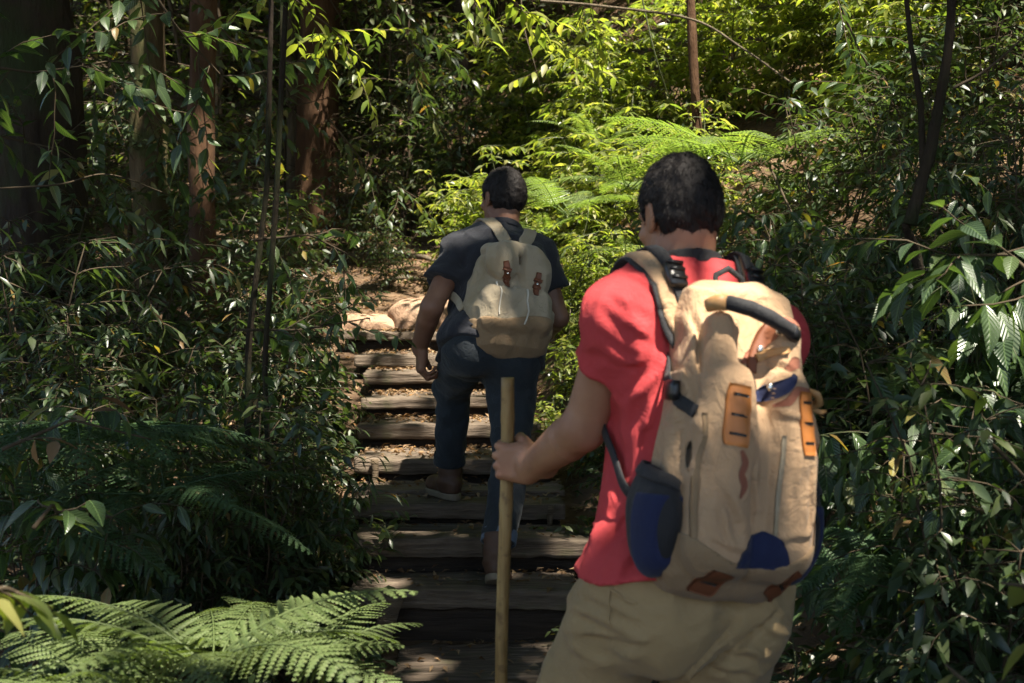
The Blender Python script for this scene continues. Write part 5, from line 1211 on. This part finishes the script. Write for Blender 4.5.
    # compression straps along the sides
    for sd in (-1, 1):
        P0 = [(sd * .13, .06, .40), (sd * .145, .0, .345), (sd * .135, -.05, .315), (sd * .118, -.09, .30)]; cs = part('compression_strap', *strap_on(bv, P0, .022, .004, .004), M['webbing'], root)
        l, nn, _, _ = bv.find_nearest(Vector((sd * .145, -.02, .335))); nn = np.array(nn); xx = nrm(np.cross([0, 0, 1.0], nn)); Rk = np.stack([xx, nn, np.cross(xx, nn)], 1); V, F = box((0, 0, 0), (.024, .008, .017), n=3, bev=.005); part('buckle', V @ Rk.T + np.array(l) + nn * .010, F, M['buckle'], cs)
    # top loops that tie the shoulder straps to the pack
    toW = lambda p: np.array(p) @ Rw.T + O; toL = lambda p: (np.array(p) - O) @ Rw / np.array([.99, .95, 1.085])
    bvw = bvA; Rz = A.Rz; aL = lambda p: toL(np.array(p) @ Rz.T + A.root)      # hiker's local -> pack's local
    shirtL = [aL(v) for v in SHV_A]; bs = BVHTree.FromPolygons([tuple(v) for v in shirtL], SHF_A)
    Tm, AO, TT = A.Rm, A.O, A.T; Lp = lambda x, y, z: aL(AO + Tm @ np.array([x, y, z * TT]))
    for sd in (-1, 1):
        over = [Lp(sd * .088, -.16, .80), Lp(sd * .098, -.11, .90), Lp(sd * .108, -.03, 1.0), Lp(sd * .115, .05, .97), Lp(sd * .122, .13, .85), Lp(sd * .13, .14, .70)]
        part('lower_strap', *strap_on(bs, [Lp(sd * .13, .14, .72), Lp(sd * .14, .12, .58), Lp(sd * .155, .04, .45), Lp(sd * .15, -.02, .34), Lp(sd * .13, -.06, .26)], .02, .004, .014, 40, smooth=14), M['webbing'], root)
        st = part('shoulder_strap', *strap_on(bs, over, np.interp(np.linspace(0, 1, 60), [0, .1, .5, .8, 1], [.045, .055, .055, .05, .03]), .012, .008, 60), M['canvas_a'], root)
        st2 = part('strap_edge', *strap_on(bs, [p for p in over[:6]], .072, .006, .003, 50), M['webbing'], st)
        ll = part('load_lifter', *strap_on(bs, [Lp(sd * .080, -.15, .86) , Lp(sd * .086, -.10, .95), Lp(sd * .094, -.02, 1.02), Lp(sd * .10, .03, 1.0)], .026, .006, .019, 30), M['webbing'], root)
        l, nn, _, _ = bs.find_nearest(Vector(Lp(sd * .088, -.09, .95))); nn = np.array(nn); yy = nrm(Tm[:, 0] @ Rz.T @ Rw); yy = nrm(yy - nn * np.dot(yy, nn)); Rk = np.stack([yy, np.cross(nn, yy), nn], 1); V, F = box((0, 0, 0), (.020, .026, .009), n=3, bev=.006); part('buckle', V @ Rk.T + np.array(l) + nn * .026, F, M['buckle'], ll)
        for q in (-.012, .006, .02): V, F = box((0, q, .010), (.017, .003, .003), n=1, bev=.001); part('buckle_bar', V @ Rk.T + np.array(l) + nn * .026, F, M['buckle'], ll)
    part('haul_loop', *tube([(-.03, .045, .51), (-.028, .05, .545), (0, .055, .56), (.028, .05, .545), (.03, .045, .51)], .006, 8), M['webbing'], root)
    return root
def cache_shirt(p):
    o = [c for c in p.o.children if c.name.startswith('t_shirt')][0]; me = o.data; v = np.zeros(len(me.vertices) * 3, np.float32); me.vertices.foreach_get('co', v)
    return v.reshape(-1, 3).astype(float), [tuple(f.vertices) for f in me.polygons]
SHV_A, SHF_A = cache_shirt(A); SHV_B, SHF_B = cache_shirt(B)
build_pack_a()
# pocket welts and the seat seam of the khaki trousers
def tl(px_, py_, d): return (np.array(P3(px_, py_, d)) - A.root) @ A.Rz
for pts, w in (([(604, 590), (622, 598), (641, 606)], .006), ([(604, 590), (602, 612), (606, 632)], .004)):
    part('pocket_seam', *strap_on(bvT, [tl(a, b, 2.3) for a, b in pts], w, .003, .001, 20), M['khaki'], TRO)

# ---- khaki rucksack on the far hiker
def build_pack_b():
    Rw = rotm(0, 0, 22) @ rotm(-17, 0, 0) @ rotm(0, 7, 0); O = np.array([-.018, 4.785, 1.19]); root = frame_thing('backpack', 'khaki canvas rucksack with two brown leather buckle straps on the far hiker\'s back', 'backpack', O, Rw)
    ms = lambda P: (1 - 2.2 * rabs(fbm(P * np.array([1, 1, .6]), 14, 25, 2))) * .007 + .003 * vnoise(P * np.array([26, 26, 10]), 1, 29)
    def body(P): return loft(P, np.zeros(3), np.eye(3), np.array([0, .03, .09, .18, .30, .38, .43, .46]), np.array([.09, .135, .162, .168, .142, .115, .09, .06]), np.array([.05, .085, .108, .112, .095, .075, .055, .035]), None, None, 2.6)
    def lid(P):
        d = smin(ell(P, (-.060, -.090, .350), (.070, .058, .075), rotm(12, 0, 0)), ell(P, (.070, -.092, .315), (.066, .058, .105), rotm(10, 0, 0)), .006)
        d = smin(d, ell(P, (0, -.03, .41), (.115, .075, .04)), .03); return smax(d, -ell(P, (.006, -.16, .28), (.022, .05, .05)), .012)
    def pocket(P): return rbox(P, (.0, -.085, .165 + 0), (.138, .052, .085), .045)
    f = lambda P: smin(smin(body(P), pocket(P), .012), lid(P), .006) - ms(P)
    V, F = surf(f, (-.25, -.22, -.05), (.25, .15, .5), .006, 2); part('pack_body', V, F, M['canvas_b'], root); bv = BVHTree.FromPolygons(V.tolist(), F.tolist())
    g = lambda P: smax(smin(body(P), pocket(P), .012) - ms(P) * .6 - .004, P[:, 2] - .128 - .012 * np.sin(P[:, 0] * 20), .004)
    V, F = surf(g, (-.25, -.22, -.05), (.25, .15, .2), .0065, 1); part('base_panel', V, F, M['canvas_low'], root)  # shade below the fold put into the darker base colour
    for x, z, l, rot in ((-.050, .292, .09, 14), (.066, .262, .085, -4)):
        dx, dz = math.sin(R(rot)), math.cos(R(rot)); sp = part('buckle_strap', *patch(bv, [(x - dx * s * l / 2, z + dz * s * l / 2) for s in (1, 0, -1)], [.018, .022, .022, .022, .017], .005, n=14, m=5), M['leather_dk'], root)
        for s in (.3, -.25):
            c = (x - dx * s * l / 2, z + dz * s * l / 2); part('keeper', *patch(bv, [(c[0] - .016, c[1] + .003), (c[0] + .016, c[1] - .003)], [.010], .009, n=6, m=3), M['leather_dk'], sp)
        p = bv.ray_cast(Vector((x, -.6, z)), Vector((0, 1, 0)))[0]; part('snap', *disc((p[0], p[1] - .006, p[2]), .005, .005), M['metal'], sp)
    for pts in ([(-.078, .27), (-.078, .21), (-.084, .15), (-.082, .13)], [(.03, .24), (.022, .19), (.03, .15), (.014, .10)]): part('draw_cord', *patch(bv, pts, [.005], .005, n=26, m=3), M['cord'], root)
    part('grab_loop', *tube([(-.035, .03, .43), (-.03, .035, .468), (0, .035, .48), (.03, .035, .468), (.035, .03, .43)], .009, 8), M['leather_dk'], root)
    toL = lambda p: (np.array(p) - O) @ Rw; bL = lambda p: toL(np.array(p) @ B.Rz.T + B.root); bs = BVHTree.FromPolygons([tuple(bL(v)) for v in SHV_B], SHF_B); Lp = lambda x, y, z: bL(B.O + B.Rm @ np.array([x, y, z * B.T]))
    for sd in (-1, 1):
        over = [Lp(sd * .035, -.16, .74), Lp(sd * .060, -.13, .85), Lp(sd * .085, -.05, .98), Lp(sd * .10, .03, 1.0), Lp(sd * .11, .12, .85), Lp(sd * .13, .14, .6), Lp(sd * .17, .06, .38), Lp(sd * .18, -.04, .26), Lp(sd * .17, -.12, .12)]
        part('shoulder_strap', *strap_on(bs, over, np.interp(np.linspace(0, 1, 60), [0, .1, .5, .7, 1], [.045, .052, .05, .035, .028]), .007, .006, 60), M['canvas_b'], root)
    return root
build_pack_b()
# ================================================================== camera, light
cd = bpy.data.cameras.new('camera'); cam = bpy.data.objects.new('camera', cd); COL.objects.link(cam)
cd.sensor_width = 36; cd.lens = 36 * F_PX / 1024; cam.location = (0, 0, CAM_Z)
cam.rotation_euler = (R(90) - math.atan((341.5 - Y_H) / F_PX), 0, 0)
cd.clip_start = .05; cd.clip_end = 500; cd.dof.use_dof = True; cd.dof.focus_distance = 4.9; cd.dof.aperture_fstop = 5.6
sc.camera = cam
w = bpy.data.worlds.new('World'); sc.world = w; w.use_nodes = True; nt = w.node_tree
sky = nt.nodes.new('ShaderNodeTexSky'); sky.sky_type = 'NISHITA'; sky.sun_disc = False; sky.sun_elevation = SUN_EL; sky.sun_rotation = math.atan2(S[0], S[1])
nt.links.new(sky.outputs[0], nt.nodes['Background'].inputs['Color']); nt.nodes['Background'].inputs['Strength'].default_value = .075
sd = bpy.data.lights.new('sun', 'SUN'); sd.energy = 5.0; sd.angle = R(.55); sd.color = (1, .92, .78); so = bpy.data.objects.new('sun', sd); COL.objects.link(so)
so.rotation_euler = Vector(S).to_track_quat('Z', 'Y').to_euler()
vs = sc.view_settings; vs.view_transform = 'Standard'; vs.look = 'None'; vs.gamma = 1; vs.use_curve_mapping = False; vs.exposure = EXPOSURE
cy = sc.cycles; cy.max_bounces = 8; cy.diffuse_bounces = 4; cy.glossy_bounces = 2; cy.transmission_bounces = 4; cy.transparent_max_bounces = 4
cy.use_denoising = True; cy.sample_clamp_indirect = 6; cy.use_adaptive_sampling = True; cy.adaptive_threshold = .02
